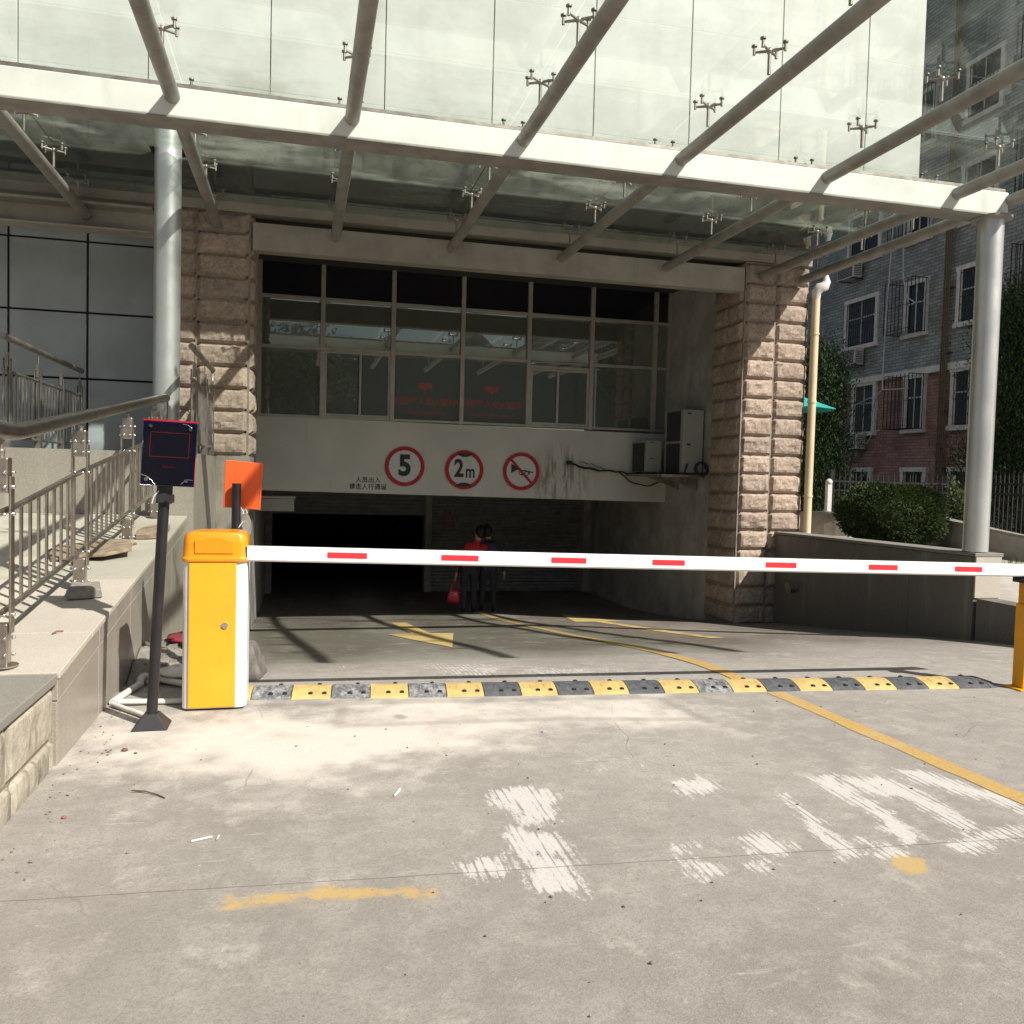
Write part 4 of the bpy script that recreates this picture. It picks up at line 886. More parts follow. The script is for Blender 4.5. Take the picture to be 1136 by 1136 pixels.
# ---- speed bump: one bolted rubber block after another
def bump():
    ang = math.atan(-.0811); L = .2475; prof = [(-.0, 0), (.012, .012), (.06, .030), (.11, .042), (.16, .047), (.21, .042), (.26, .030), (.31, .011), (.32, 0)]
    def seg(m_):
        m = MB(); m.smooth = True; n = 6; g = .003; vs = []; np_ = len(prof)
        for i in range(n+1):
            x = g+(L-2*g)*i/n
            for y, z in prof: vs.append((x, y, z))
        fs = [(i*np_+j, (i+1)*np_+j, (i+1)*np_+j+1, i*np_+j+1) for i in range(n) for j in range(np_-1)]
        m.add(vs, fs); m.smooth = False
        m.add(vs[:np_], [tuple(range(np_))]); m.add(vs[-np_:], [tuple(range(np_-1, -1, -1))])
        m.smooth = True
        # raised tread ribs
        m.smooth = False
        for k in range(5):
            x = .03+k*.047
            if abs(x-.125) > .012: m.hexa([(x-.006, .075, .0335), (x+.006, .075, .0335), (x+.006, .13, .0445), (x-.006, .13, .0445)], [(x-.005, .078, .037), (x+.005, .078, .037), (x+.005, .127, .047), (x-.005, .127, .047)])
        o = m.build('speed_bump_segment', m_, None, bevel=.0015, seg=1)
        for bx, by, bz in ((.118, .05, .0265), (.205, .05, .0265), (.165, .215, .042)):
            q = MB(); q.box(bx-.013, bx+.013, by-.013, by+.013, bz-.006, bz+.0045); q.ball((bx, by, bz+.005), .0085, 8, (1, 1, .6)); h = q.build('bolt', 'bolt_dark', o)
        return o
    blk, yl, dus = seg('black_rubber'), seg('yellow_rubber'), seg('dusty_rubber')
    used = {'b': False, 'y': False, 'd': False}
    d = Vector((math.cos(ang), math.sin(ang), 0)); o0 = Vector((-.30, 5.505, .0)); n = 22; ob = None
    lab = {}
    for i in range(-1, n-1):
        isb = (i % 2 == 0); dz = isb and i in (0, 2, 4, 12); src = dus if dz else (blk if isb else yl); key = 'd' if dz else ('b' if isb else 'y')
        o = src if not used[key] else copy_tree(src); used[key] = True
        o.location = o0+d*(L*i); o.rotation_euler = (0, 0, ang)
        kind = 'chalky worn grey' if isb and i in (0, 2, 4, 12) else ('black' if isb else 'yellow')
        lab[i] = (o, kind)
    names = {-1: 'yellow bump block wedged against the cabinet side, leftmost of the row', 0: 'chalky grey bump block nearest the barrier cabinet', 1: 'first whole yellow bump block right of the cabinet, between two chalky grey ones',
             2: 'second chalky grey bump block from the barrier cabinet', 3: 'second whole yellow bump block right of the cabinet', 4: 'third chalky grey bump block from the barrier cabinet', 5: 'third whole yellow bump block from the cabinet, below the arrow tip',
             6: 'first clean black bump block, fourth dark one from the cabinet', 7: 'fourth whole yellow bump block from the barrier cabinet', 8: 'black bump block, fifth dark one from the cabinet', 9: 'fifth whole yellow bump block from the barrier cabinet',
             10: 'black bump block, sixth dark one from the cabinet', 11: 'sixth whole yellow bump block, left of the lone chalky grey one mid row', 12: 'lone chalky grey bump block in the middle of the row', 13: 'yellow bump block just left of the lane line, in front of it',
             14: 'black bump block that the yellow lane line runs into', 15: 'yellow bump block just right of the yellow lane line', 16: 'fourth dark bump block from the right end', 17: 'third yellow bump block from the support post', 18: 'third dark bump block from the right end',
             19: 'second yellow bump block from the support post', 20: 'black bump block, nearest whole one to the support post'}
    for i, (o, kind) in lab.items(): tag(o, names[i], 'speed bump', 'rubber speed bump blocks across the drive')
    # tapering end blocks
    q = MB(); m = MB(); c = o0+d*(L*(n-1)); a = [c+Matrix.Rotation(ang, 3, 'Z') @ Vector((.004, y, z)) for y, z in prof]; e = c+d*.13; 
    e2 = [e+Matrix.Rotation(ang, 3, 'Z') @ Vector((-.5*abs(y-.16)/.16*.12, y*.9+.016, z*.2+.0)) for y, z in prof]
    k = len(prof); m.smooth = True; m.add(a+e2, [(j, k+j, k+j+1, j+1) for j in range(k-1)]); m.smooth = False; m.add(a, [tuple(range(k))]); m.add(e2, [tuple(range(k-1, -1, -1))])
    t = m.build('speed_bump_end', 'black_rubber', None); tag(t, 'tapered black end piece of the speed bump next to the support post', 'speed bump')
n_ = N('dusty_rubber'); co_ = n_.obj(); c__ = n_.mix(n_.ramp(n_.noise(n_.scale(co_, (1, .5, 1)), 26, 7, .8), .40, .66), (.085, .088, .095), (.33, .33, .33)); n_.l(c__, n_.b.inputs['Base Color']); n_.b.inputs['Roughness'].default_value = .8; n_.bump(n_.noise(co_, 90, 4), .4, .005)
MT['dusty_rubber'] = n_.m
bump()

# ---- bits on the ground by the cabinet
def debris():
    b = MB(); b.tube([(-1.10, 5.50, .02), (-1.07, 5.66, .022), (-1.02, 5.93, .024)], .021, 12); b.tube([(-1.02, 5.93, .024), (-1.035, 6.02, .03), (-1.03, 6.1, .03)], .026, 12); tag(b.build('pvc_pipe', 'pvc_white'), 'white plastic conduit lying along the foot of the granite wall', 'pipe')
    b = MB(); b.tube([(-1.03, 6.14, .03), (-.85, 5.98, .026), (-.70, 5.86, .024)], .021, 12); tag(b.build('pvc_pipe', 'pvc_white'), 'white plastic conduit running from the wall corner behind the black pole to the cabinet', 'pipe')
    b = MB(); b.tube([(-1.09, 5.46, .018), (-.9, 5.23, .018), (-.83, 5.13, .018)], .015, 12); tag(b.build('pvc_pipe', 'pvc_white'), 'thin white conduit pointing at the base of the black reader pole', 'pipe')
    b = MB(); b.tube([(-1.06, 5.47, .03), (-.88, 5.48, .022), (-.7, 5.47, .02)], .017, 12); tag(b.build('pvc_pipe', 'pvc_white'), 'white conduit lying crosswise between the black pole and the cabinet', 'pipe')
    # dusty dirt heap behind the poles
    b = MB(); b.smooth = True; n = 26; vs = []; r = np.random.default_rng(11)
    for j in range(n):
        for i in range(n):
            u, v = i/(n-1), j/(n-1); x = -1.12+u*.84; y = 6.0+v*1.5; e = math.sin(math.pi*min(1, max(0, v)))**.8*max(0, math.cos(u*1.45))**.7
            vs.append((x, y, smooth_rz(y)-.02+.20*e*(.6+.8*float(fbm(np.array(x*5.), np.array(y*5.), 4, 4)))+.02*float(fbm(np.array(x*24.), np.array(y*24.), 5, 3))))
    b.add(vs, [(j*n+i, j*n+i+1, (j+1)*n+i+1, (j+1)*n+i) for j in range(n-1) for i in range(n-1)]); b.smooth = False; q = random.Random(12)
    for k in range(150):
        x, y = q.uniform(-1.08, -.32), q.uniform(6.02, 7.3); u = (x+1.12)/.84; v_ = (y-6)/1.5; z = smooth_rz(y)-.02+.20*(math.sin(math.pi*v_)**.8)*max(0, math.cos(u*1.45))**.7*(.6+.8*float(fbm(np.array(x*5.), np.array(y*5.), 4, 4))); e = q.uniform(.012, .045)
        c8 = [(x+sx*e*q.uniform(.5, 1.1), y+sy*e*q.uniform(.5, 1.1), z+sz*e*q.uniform(.4, .8)) for sz in (-1, 1) for sx, sy in ((-1, -1), (1, -1), (1, 1), (-1, 1))]; b.hexa(c8[:4], c8[4:])
    tag(b.build('rubble_heap', 'stone_block'), kind='stuff')
    def rag(name, label, cat, c, s_, m, seed):
        b = MB(); b.ball(c, 1, 14, s_); r = random.Random(seed); b.v = [(x+r.uniform(-1, 1)*s_[0]*.13, y+r.uniform(-1, 1)*s_[1]*.13, z+r.uniform(-1, 1)*s_[2]*.18) for x, y, z in b.v]
        return tag(b.build(name, m), label, cat)
    rag('rag', 'crumpled dark red cloth on the rubble behind the cabinet', 'cloth', (-.80, 6.75, .17), (.17, .16, .04), 'cloth_red', 1)
    rag('rag', 'crumpled dark green cloth lying on top of the red one', 'cloth', (-.74, 6.8, .235), (.13, .14, .04), 'cloth_green', 2)
    rag('plastic_sheet', 'crumpled pale plastic sheet on the ground left of the cabinet', 'sheet', (-.78, 6.05, .075), (.15, .12, .04), 'litter_white', 4)
    # broken concrete kerb stone
    b = MB(); b.hexa([(-.45, 6.12, -.02), (-.255, 6.10, -.02), (-.22, 6.5, -.06), (-.45, 6.52, -.06)], [(-.44, 6.2, .24), (-.34, 6.19, .25), (-.31, 6.46, .20), (-.44, 6.48, .2)])
    o = b.build('kerb_stone', 'stone_dark', None, bevel=.035, seg=3); tag(o, 'rough grey kerb stone standing behind the right side of the cabinet', 'kerb stone')
    b = MB(); b.tube([(-.715, 4.02, .004), (-.66, 3.985, .009), (-.60, 3.94, .006), (-.565, 3.90, .004)], .003, 6); b.tube([(-.66, 3.985, .008), (-.72, 4.0, .010)], .003, 5); tag(b.build('twig', 'twig'), 'thin dark twig lying on the pale concrete at lower left', 'twig')
    b = MB(); b.bar((-.40, 3.42, .006), (-.325, 3.45, .006), .007, .005); b.bar((-.305, 3.42, .006), (-.30, 3.455, .006), .004, .005); tag(b.build('litter', 'litter_white'), 'two small white plastic slivers on the concrete at lower left', 'litter')
    b = MB(); b.bar((.42, 3.75, .006), (.455, 3.83, .006), .006, .005); tag(b.build('litter', 'litter_white'), 'small white sliver on the concrete left of the large paint scrape', 'litter')
    for k, (x, y, s_, m, lb) in enumerate(((-.86, 4.60, .014, 'leaf_dry', 'dark pebble nearest the foot of the granite wall'), (-.80, 4.55, .007, 'leaf_dry', 'tiny dark pebble beside a bigger one near the granite wall'), (-.93, 3.75, .010, 'brick_crumb', 'reddish brick crumb on the concrete at lower left'))):
        b = MB(); b.ball((x, y, s_*.5), s_, 8, (1.2, .9, .7)); tag(b.build('pebble', m), lb, 'pebble')
    r = random.Random(3); b = MB()
    for k in range(170):
        x, y = r.uniform(-1.05, 5), r.uniform(2.0, 5.2)
        if r.random() < .4: x, y = r.uniform(-1.08, -.9)+.0, r.uniform(3, 5.4)
        s_ = r.uniform(.0022, .0062); b.ball((x, y, s_*.5+.002), s_, 5, (1.2, 1, .7))
    tag(b.build('grit', 'stone_block'), kind='stuff')
debris()

# ================================================================== ROAD SIGNS, CABLES, AIR CONDITIONERS IN THE RECESS
def round_sign(x, z, r, label):
    y = YF-.008; Sg = empty('road_sign', (x, YF, z), label, 'road sign', 'round red rimmed road signs on the lintel wall')
    m = MB(); m.cyl((x, y, z), (x, y-.012, z), r, n=56); m.build('sign_plate', 'sign_white', Sg)
    m = MB(); m.disc_ring((x, 0, z), r*.80, r*.995, y-.0165, y-.0115); m.build('rim', 'sign_red', Sg); return Sg, y-.016
g, y = round_sign(1.605, 1.565, .325, 'round speed limit sign reading 5 on the lintel wall'); text_obj('numeral', '5', .46, 'ink', (1.605, y, 1.565), g, extrude=.002, bold=.018, xs=.92)
g, y = round_sign(2.59, 1.535, .325, 'round height limit sign reading 2m on the lintel wall')
text_obj('numeral', '2', .40, 'ink', (2.50, y, 1.545), g, extrude=.002, bold=.012, xs=.80); text_obj('numeral', 'm', .30, 'ink', (2.69, y, 1.50), g, extrude=.002, xs=.72, bold=.006)
for sgn in (1, -1):
    c = [(.125*math.cos(t), sgn*(.275-.065*abs(math.sin(t)))) for t in np.linspace(0, math.pi, 9)]
    m = MB(); m.prism([(2.59+a, y-.002, 1.535+b) for a, b in c], (0, .004, 0)); m.build('arrowhead', 'ink', g)
g, y = round_sign(3.565, 1.535, .32, 'round no horn sign with a red diagonal over a black trumpet')
m = MB(); m.prism([(3.39, y-.001, 1.66), (3.39, y-.001, 1.50), (3.50, y-.001, 1.565), (3.50, y-.001, 1.595)], (0, .003, 0)); m.bar((3.49, y, 1.565), (3.77, y, 1.52), .003, .018); m.disc_ring((3.56, 0, 1.515), .028, .042, y-.001, y+.002, 24); m.disc_ring((3.66, 0, 1.505), .028, .042, y-.001, y+.002, 24); m.box(3.56, 3.66, y-.001, y+.002, 1.543, 1.557); m.box(3.56, 3.66, y-.001, y+.002, 1.464, 1.478); m.box(3.70, 3.712, y-.001, y+.002, 1.49, 1.55)
m.build('trumpet', 'ink', g)
m = MB(); a = R_(-47); dv = Vector((math.cos(a), 0, math.sin(a))); cc = Vector((3.565, y-.003, 1.535)); m.bar(cc-dv*.262, cc+dv*.262, .003, .042, upv=dv.cross(Vector((0, 1, 0)))); m.build('diagonal', 'sign_red', g)
g = empty('wall_notice', (1.02, YF, 1.27), 'small paper notice with two lines of black characters left of the speed limit sign', 'notice')
m = MB(); m.prism([(.76, YF-.006, 1.15), (1.28, YF-.006, 1.14), (1.27, YF-.006, 1.40), (.79, YF-.006, 1.41)], (0, .004, 0)); m.build('paper', 'paper', g)
text_obj('line', '人员出入', .10, 'ink_faded', (1.02, YF-.0075, 1.325), g, extrude=.0008, bold=.002, spacing=1.02); text_obj('line', '请走人行通道', .10, 'ink_faded', (1.02, YF-.0075, 1.215), g, extrude=.0008, bold=.002)

def recess_things():
    yw = YF-.03
    b = MB(); b.cyl((4.39, YF+.0, 1.705), (4.39, YF-.16, 1.705), .035, n=12)
    def sag(p, q, s_, n=10): return [tuple(Vector(p).lerp(Vector(q), t)-Vector((0, 0, s_*4*t*(1-t)))+Vector((0, .0, .012*math.sin(t*17)))) for t in np.linspace(0, 1, n)]
    b.tube(sag((4.40, yw, 1.70), (5.25, yw, 1.58), .03)+sag((5.3, yw, 1.575), (5.95, yw-.1, 1.535), .02), .014, 8); b.tube(sag((4.40, yw-.03, 1.69), (5.2, yw-.03, 1.60), .05), .009, 6)
    b.tube(sag((4.6, yw-.02, 1.72), (5.05, yw-.02, 1.60), -.02), .006, 6); b.tube(sag((5.3, yw-.02, 1.57), (6.15, yw-.05, 1.47), .17, 14), .011, 8); b.tube(sag((5.95, yw-.2, 1.44), (6.16, yw-.3, 1.5), .06), .008, 6)
    tag(b.build('cable_bundle', 'cable_black'), 'black cables drooping from a stained hole across the lintel wall to the outdoor units', 'cable')
    s = MB(); s.box(5.45, 6.19, 12.34, 13.83, 1.50, 1.545); sh = s.build('bracket_shelf', 'steel_dull', None, bevel=.004); tag(sh, 'dark steel shelf carrying the two outdoor units in the recess corner', 'shelf')
    for y in (12.6, 13.3):
        q = MB(); q.prism([(6.19, y, 1.5), (5.6, y, 1.5), (6.19, y, 1.3)], (0, .03, 0)); q.build('brace', 'steel_dull', sh)
    def outdoor(x0, x1, y0, y1, z0, fans, hh, label):
        A = empty('outdoor_unit', ((x0+x1)/2, (y0+y1)/2, z0), label, 'air conditioner', 'outdoor units on the recess shelf')
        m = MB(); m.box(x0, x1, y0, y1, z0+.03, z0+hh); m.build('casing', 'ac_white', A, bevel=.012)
        for k in range(fans):
            cz = z0+hh*(k+.5)/fans; r = min((y1-y0)*.36, hh/fans*.44); f = MB(); f.box(x0-.012, x0+.002, (y0+y1)/2-r*1.1, (y0+y1)/2+r*1.1, cz-r*1.05, cz+r*1.05); f.build('fan_grille', 'ac_grille', A)
        m = MB()
        for y in (y0+.1, y1-.15): m.box(x0+.02, x1-.02, y, y+.05, z0, z0+.03)
        m.build('foot', 'steel_dull', A)
        m = MB(); m.box(x0+.07, x0+.13, y0-.006, y0+.002, z0+hh*.45, z0+hh*.48); m.box(x0+.07, x0+.13, y0-.006, y0+.002, z0+hh*.93, z0+hh*.955); m.build('badge', 'ac_grille', A)
    outdoor(5.82, 6.17, 12.40, 13.1, 1.546, 2, 1.03, 'tall two fan outdoor unit on the shelf by the right pillar')
    outdoor(5.52, 5.80, 13.15, 13.78, 1.546, 1, .56, 'small one fan outdoor unit on the shelf under the window corner')
    b = MB(); c = (6.08, 12.30, 1.64); b.tube([(c[0]+.10*math.cos(t), c[1]-.02*k*.2, c[2]+.10*math.sin(t)) for k, t in enumerate(np.linspace(0, 4*math.pi, 30))], .016, 7); b.tube([(5.88, 12.33, 1.72), (5.83, 12.33, 1.56)], .016, 7); tag(b.build('pipe_coil', 'cable_black'), 'coil of black insulated pipe in front of the tall outdoor unit', 'pipe coil')
recess_things()

# ================================================================== RIGHT SIDE
def right_wall():
    Wr = empty('low_wall', (7.0, 9.4, -.4), 'low dark granite wall beside the drive with a pale square end pier under the canopy column', 'low wall')
    m = MB(); ys = [7.42, 8.4, 9.4, 10.4, 11.29]
    for a, b in zip(ys[:-1], ys[1:]):
        g = .003; m.hexa([(6.84, a+g, -1.1), (7.16, a+g, -1.1), (7.16, b-g, -1.1), (6.84, b-g, -1.1)], [(6.84, a+g, .73-.012*(a-7.4)), (7.16, a+g, .73-.012*(a-7.4)), (7.16, b-g, .73-.012*(b-7.4)), (6.84, b-g, .73-.012*(b-7.4))])
    m.build('wall_slabs', 'granite_dark', Wr, bevel=.003, seg=1)
    m = MB(); m.hexa([(6.825, 7.40, .735), (7.18, 7.40, .735), (7.18, 11.285, .690), (6.825, 11.285, .690)], [(6.825, 7.40, .772), (7.18, 7.40, .772), (7.18, 11.285, .727), (6.825, 11.285, .727)]); m.build('coping', 'granite_top_dark', Wr, bevel=.004)
    m = MB(); m.box(6.845, 7.165, 7.405, 7.425, .30, .732); m.build('end_pier', 'granite_top', Wr, bevel=.002)
    m = MB(); m.cyl((6.84, 10.7, -.02), (6.72, 10.7, -.035), .075, n=18); m.cyl((6.72, 10.7, -.035), (6.715, 10.7, -.036), .083, n=18); m.build('drain_spout', 'steel_dull', Wr)
    K = MB()
    for a, b in ((2.0, 3.8), (3.8, 5.6), (5.6, 6.55), (6.55, 7.398)): K.box(6.86, 7.1, a+.003, b-.003, -.6, .298)
    o = K.build('kerb_wall', 'granite_dark', None, bevel=.004); tag(o, 'knee high dark granite kerb wall in front of the pale end pier', 'kerb wall')
right_wall()
def downpipe():
    D = empty('downpipe', (7.40, 11.28, .7), 'cream rainwater downpipe standing beside the right stone pillar', 'downpipe')
    x, y = 7.315, 11.21
    m = MB(); m.cyl((x, y, .66), (x, y, 4.20), .058, n=24); m.build('pipe', 'pipe_cream', D)
    for z in (1.25, 2.65, 3.65):
        m = MB(); m.cyl((x, y, z), (x, y, z+.03), .066, n=24); m.box(x-.065, x+.02, y+.01, y+.03, z+.004, z+.026); m.build('collar', 'pipe_cream', D)
    m = MB(); m.tube([(x, y, 4.18), (x, y, 4.27), (x+.03, y-.04, 4.34), (x+.10, y-.05, 4.36), (x+.13, y-.05, 4.43), (x+.12, y-.05, 4.52)], .062, 16, radii=[.06, .072, .078, .075, .06, .03]); m.build('elbow', 'pvc_white', D)
downpipe()

def leaves(name, m, pts, size, parent=None, aspect=.55, dirs=None, seed=1):
    r = np.random.default_rng(seed); P = np.asarray(pts); n = len(P)
    a = r.normal(size=(n, 3)); a /= np.linalg.norm(a, axis=1)[:, None]
    if dirs is not None: a = a*.55+dirs; a /= np.linalg.norm(a, axis=1)[:, None]
    b = np.cross(a, r.normal(size=(n, 3))); b /= np.linalg.norm(b, axis=1)[:, None]
    s_ = size*r.uniform(.6, 1.3, n)[:, None]
    base = wloc(parent) if parent else Vector((0, 0, 0)); P = P-np.array(base)
    c = np.cross(a, b)
    V = np.stack([P-a*s_, P+b*s_*aspect+c*s_*.12, P+a*s_, P-b*s_*aspect+c*s_*.12], 1).reshape(-1, 3)
    me = bpy.data.meshes.new(name); me.vertices.add(len(V)); me.vertices.foreach_set('co', V.ravel()); me.loops.add(4*n); me.loops.foreach_set('vertex_index', np.arange(4*n)); me.polygons.add(n); me.polygons.foreach_set('loop_start', np.arange(0, 4*n, 4)); me.update(); me.validate()
    me.materials.append(MT[m]); o = bpy.data.objects.new(name, me); COL.objects.link(o); o.parent = parent; return o
def cone_crown(x, y, z0, z1, rad, n, seed, clump=38):
    r = np.random.default_rng(seed); out = []; dr = []; per = n//clump
    for k in range(clump):
        t = r.random()**.8; a = r.random()*2*math.pi; h = z0+(z1-z0)*t; R = rad*(1-t)**1.0*(.75+.5*r.random())*(.55 if t < .06 else 1)
        c = np.array([x+R*.72*math.cos(a), y+R*.72*math.sin(a), h]); q = r.normal(size=(per, 3))*np.array([.16*rad/.6+.05, .16*rad/.6+.05, .30]); out.append(c+q)
        d = np.tile([math.cos(a)*.6, math.sin(a)*.6, .9], (per, 1)); dr.append(d)
    t = r.random(n//2)**.85; a = r.random(n//2)*2*math.pi; R = rad*(1-t)**.95*np.sqrt(r.uniform(.2, 1, n//2)); out.append(np.stack([x+R*np.cos(a), y+R*np.sin(a), z0+(z1-z0)*t], 1)); dr.append(np.stack([np.cos(a)*.5, np.sin(a)*.5, np.full_like(a, .9)], 1))
    return np.concatenate(out), np.concatenate(dr)
def cypress(x, y, zb, zt, rad, n, seed, label, lean=0):
    T = empty('cypress_tree', (x, y, zb), label, 'tree', 'conifers in the yard'); 
    m = MB(); m.tube([(x, y, zb-.1), (x+.02, y, zb+(zt-zb)*.4), (x, y, zt-.4)], .1, 8, radii=[.10, .06, .015])
    for k in range(10):
        a = k*2.4; z = zb+(zt-zb)*(.1+.07*k); m.tube([(x, y, z), (x+rad*.6*math.cos(a), y+rad*.6*math.sin(a), z+.35)], .015, 5)
    m.build('trunk', 'bark', T)
    P, Dr = cone_crown(x, y, zb+.15, zt, rad, n, seed); leaves('crown', 'leaf_cypress', P, .034, T, .34, Dr, seed)
cypress(9.98, 15.0, .8, 3.75, .62, 42000, 3, 'slim dark cypress directly behind the cream downpipe')
cypress(12.95, 13.0, .6, 4.9, 1.15, 52000, 4, 'broad dark cypress behind the canopy column at the right edge')
def hedge():
    T = empty('round_hedge', (8.58, 11.0, .56), 'clipped round hedge bush in the yard above the low granite wall', 'hedge')
    r = np.random.default_rng(8); n = 24000; cx, cy, cz, sx, sy, sz = 8.60, 11.0, 1.02, .68, .68, .44
    d = r.normal(size=(n, 3)); d /= np.linalg.norm(d, axis=1)[:, None]
    e = 2.6; q = (np.abs(d)**e).sum(1)**(-1/e); bump_ = 1+.05*np.sin(d[:, 0]*7+d[:, 2]*5)+.045*r.normal(size=n)
    P = d*q[:, None]*np.array([sx, sy, sz])*bump_[:, None]*np.where(r.random(n) < .75, 1, r.uniform(.6, .98, n))[:, None]+np.array([cx, cy, cz])
    sh_ = []
    for k in range(46):
        a = r.uniform(0, 6.28); u = r.uniform(-.2, 1); q0 = np.array([cx+sx*math.cos(a)*math.sqrt(max(0, 1-u*u*.8)), cy+sy*math.sin(a)*math.sqrt(max(0, 1-u*u*.8)), cz+sz*u*.98]); dd = np.array([math.cos(a)*.4, math.sin(a)*.4, .9])
        for t in np.linspace(0, r.uniform(.04, .15), 8): sh_.append(q0+dd*t+r.normal(size=3)*.008)
    P = np.concatenate([P, np.array(sh_)]); leaves('foliage', 'leaf_hedge', P, .021, T, .6, None, 8)
    m = MB(); m.ball((cx, cy, cz-.03), 1, 20, (sx*.72, sy*.72, sz*.70)); m.build('inner_twigs', 'leaf_hedge', T)
    m = MB()
    for k in range(9): m.tube([(cx+r.uniform(-.5, .5), cy+r.uniform(-.4, .4), .52), (cx+r.uniform(-.6, .6), cy+r.uniform(-.5, .5), .95)], .014, 5)
    m.build('stem', 'bark', T)
hedge()
def shrub(x, y, zb, h, w_, n, seed, label):
    T = empty('shrub', (x, y, zb), label, 'shrub'); r = np.random.default_rng(seed); m = MB(); P = []; Dd = []
    for k in range(16):
        a = r.random()*6.28; R = w_*r.uniform(.3, 1); hh = h*r.uniform(.55, 1); tip = np.array([x+R*math.cos(a), y+R*math.sin(a), zb+hh]); b0 = np.array([x, y, zb]); m.tube([b0, (b0*.5+tip*.5+np.array([0, 0, .1])), tip], .007, 5)
        for t in np.linspace(.3, 1, n//16): P.append(b0*(1-t)+tip*t+r.normal(size=3)*.055); Dd.append((tip-b0)/h*.5+np.array([0, 0, .2]))
    m.build('stem', 'bark', T); leaves('foliage', 'leaf_shrub', P, .042, T, .5, np.array(Dd), seed)
shrub(10.05, 11.2, .56, 1.05, .38, 1500, 5, 'loose leafy shrub just right of the round hedge')

def fence(pts, zb, h, label, name='iron_fence', gap=.115):
    F = empty(name, (pts[0][0], pts[0][1], zb), label, 'fence'); m = MB(); bars = []
    for (x0, y0), (x1, y1) in zip(pts[:-1], pts[1:]):
        for z in (.12, h-.30, h-.14): m.bar((x0, y0, zb+z), (x1, y1, zb+z), .03, .03)
        L = math.hypot(x1-x0, y1-y0); k = int(L/gap)
        for i in range(k): t = (i+.5)/k; bars.append((x0+(x1-x0)*t, y0+(y1-y0)*t))
    for i, z in enumerate((.12, h-.30, h-.14)):
        rb = MB()
        P = [(x, y, zb+z) for x, y in pts]
        for a, b in zip(P[:-1], P[1:]): rb.bar(a, b, .03, .03)
        rb.build('rail', 'fence_iron', F)
    for x, y in bars[:95]:
        b = MB(); b.box(x-.008, x+.008, y-.008, y+.008, zb+.02, zb+h-.05); b.cyl((x, y, zb+h-.05), (x, y, zb+h+.05), .013, .001, n=5); b.build('bar', 'fence_iron', F)
    for x, y in (pts[0], pts[-1]):
        b = MB(); b.box(x-.025, x+.025, y-.025, y+.025, zb, zb+h+.06); b.build('post', 'fence_iron', F)
fence([(10.9, 11.6), (10.6, 10.5), (10.4, 9.4), (10.5, 8.4)], .62, 1.05, 'dark iron fence on the curved planter wall at the right edge')
fence([(9.2, 13.4), (11.6, 13.0)], .70, .95, 'dark iron fence behind the round hedge and the downpipe', gap=.10)
b = MB(); b.box(8.80, 8.88, 12.9, 12.98, .6, 1.45); b.ball((8.84, 12.94, 1.49), .06, 10); tag(b.build('fence_post', 'pvc_white'), 'white post standing between the downpipe and the round hedge', 'post')
def planter(cx, cy, r, a0, a1, z0, hs, label, th=.14):
    P = empty('planter_wall', (cx, cy, z0), label, 'planter wall'); m = MB(); n = 24; vs = []; cvs = []
    for i in range(n+1):
        t = i/n; a = R_(a0+(a1-a0)*t); h = float(np.interp(t, np.linspace(0, 1, len(hs)), hs))
        for rr, z in ((r, z0-.4), (r, z0+h), (r+th, z0+h), (r+th, z0-.4)): vs.append((cx+rr*math.cos(a), cy+rr*math.sin(a), z))
        for rr, z in ((r-.02, z0+h), (r-.02, z0+h+.035), (r+th+.02, z0+h+.035), (r+th+.02, z0+h)): cvs.append((cx+rr*math.cos(a), cy+rr*math.sin(a), z))
    q = lambda: [(i*4+k, i*4+(k+1) % 4, i*4+4+(k+1) % 4, i*4+4+k) for i in range(n) for k in range(4)]+[(0, 1, 2, 3), (n*4+3, n*4+2, n*4+1, n*4)]
    m.smooth = False; m.add(vs, q()); m.build('wall', 'planter', P); m = MB(); m.add(cvs, q()); m.build('coping', 'stone_block', P)
planter(9.6, 13.6, 1.5, 150, 300, .55, (.05, .35, .42, .3, .2), 'low curved concrete planter wall by the downpipe, left of the hedge')
planter(11.0, 10.3, 1.55, 110, 255, .45, (.5, .52, .45, .3, .02), 'low curved concrete planter wall behind the canopy column')
b = MB(); r_ = random.Random(4)
for k in range(900):
    x, y = r_.uniform(8.6, 10.6), r_.uniform(8.3, 9.3)+r_.uniform(0, .3); h = r_.uniform(.04, .10); a = r_.random()*6.28; z = float(np.interp(y, [7.4, 8.2, 10.5], [.29, .36, .55])); b.add([(x, y, z), (x+.01*math.cos(a), y+.01*math.sin(a), z), (x+.02*math.cos(a+1), y+.02*math.sin(a+1), z+h)], [(0, 1, 2)])
tag(b.build('grass', 'grass', fixn=False), kind='stuff')
def umbrella():
    U = empty('garden_umbrella', (8.75, 14.2, .7), 'green parasol tip poking out from behind the cream downpipe', 'umbrella')
    x, y = 8.75, 14.2; m = MB(); m.cyl((x, y, .7), (x, y, 3.2), .025, n=10); m.build('pole', 'steel_dull', U)
    m = MB(); n = 8; R = .86; vs = [(x, y, 3.16)]
    for i in range(n): a = 2*math.pi*i/n; vs.append((x+R*math.cos(a), y+R*math.sin(a), 2.83))
    vs2 = [(a, b_, c-.012) for a, b_, c in vs]
    m.add(vs+vs2, [(0, 1+i, 1+(i+1) % n) for i in range(n)]+[(n+1, n+2+(i+1) % n, n+2+i) for i in range(n)]+[(1+i, n+2+i, n+2+(i+1) % n, 1+(i+1) % n) for i in range(n)]); m.build('canopy', 'umbrella_green', U)
    for i in range(n):
        a = 2*math.pi*i/n; q = MB(); q.tube([(x, y, 3.11), (x+R*math.cos(a), y+R*math.sin(a), 2.815)], .006, 5); q.build('rib', 'steel_dull', U)
umbrella()

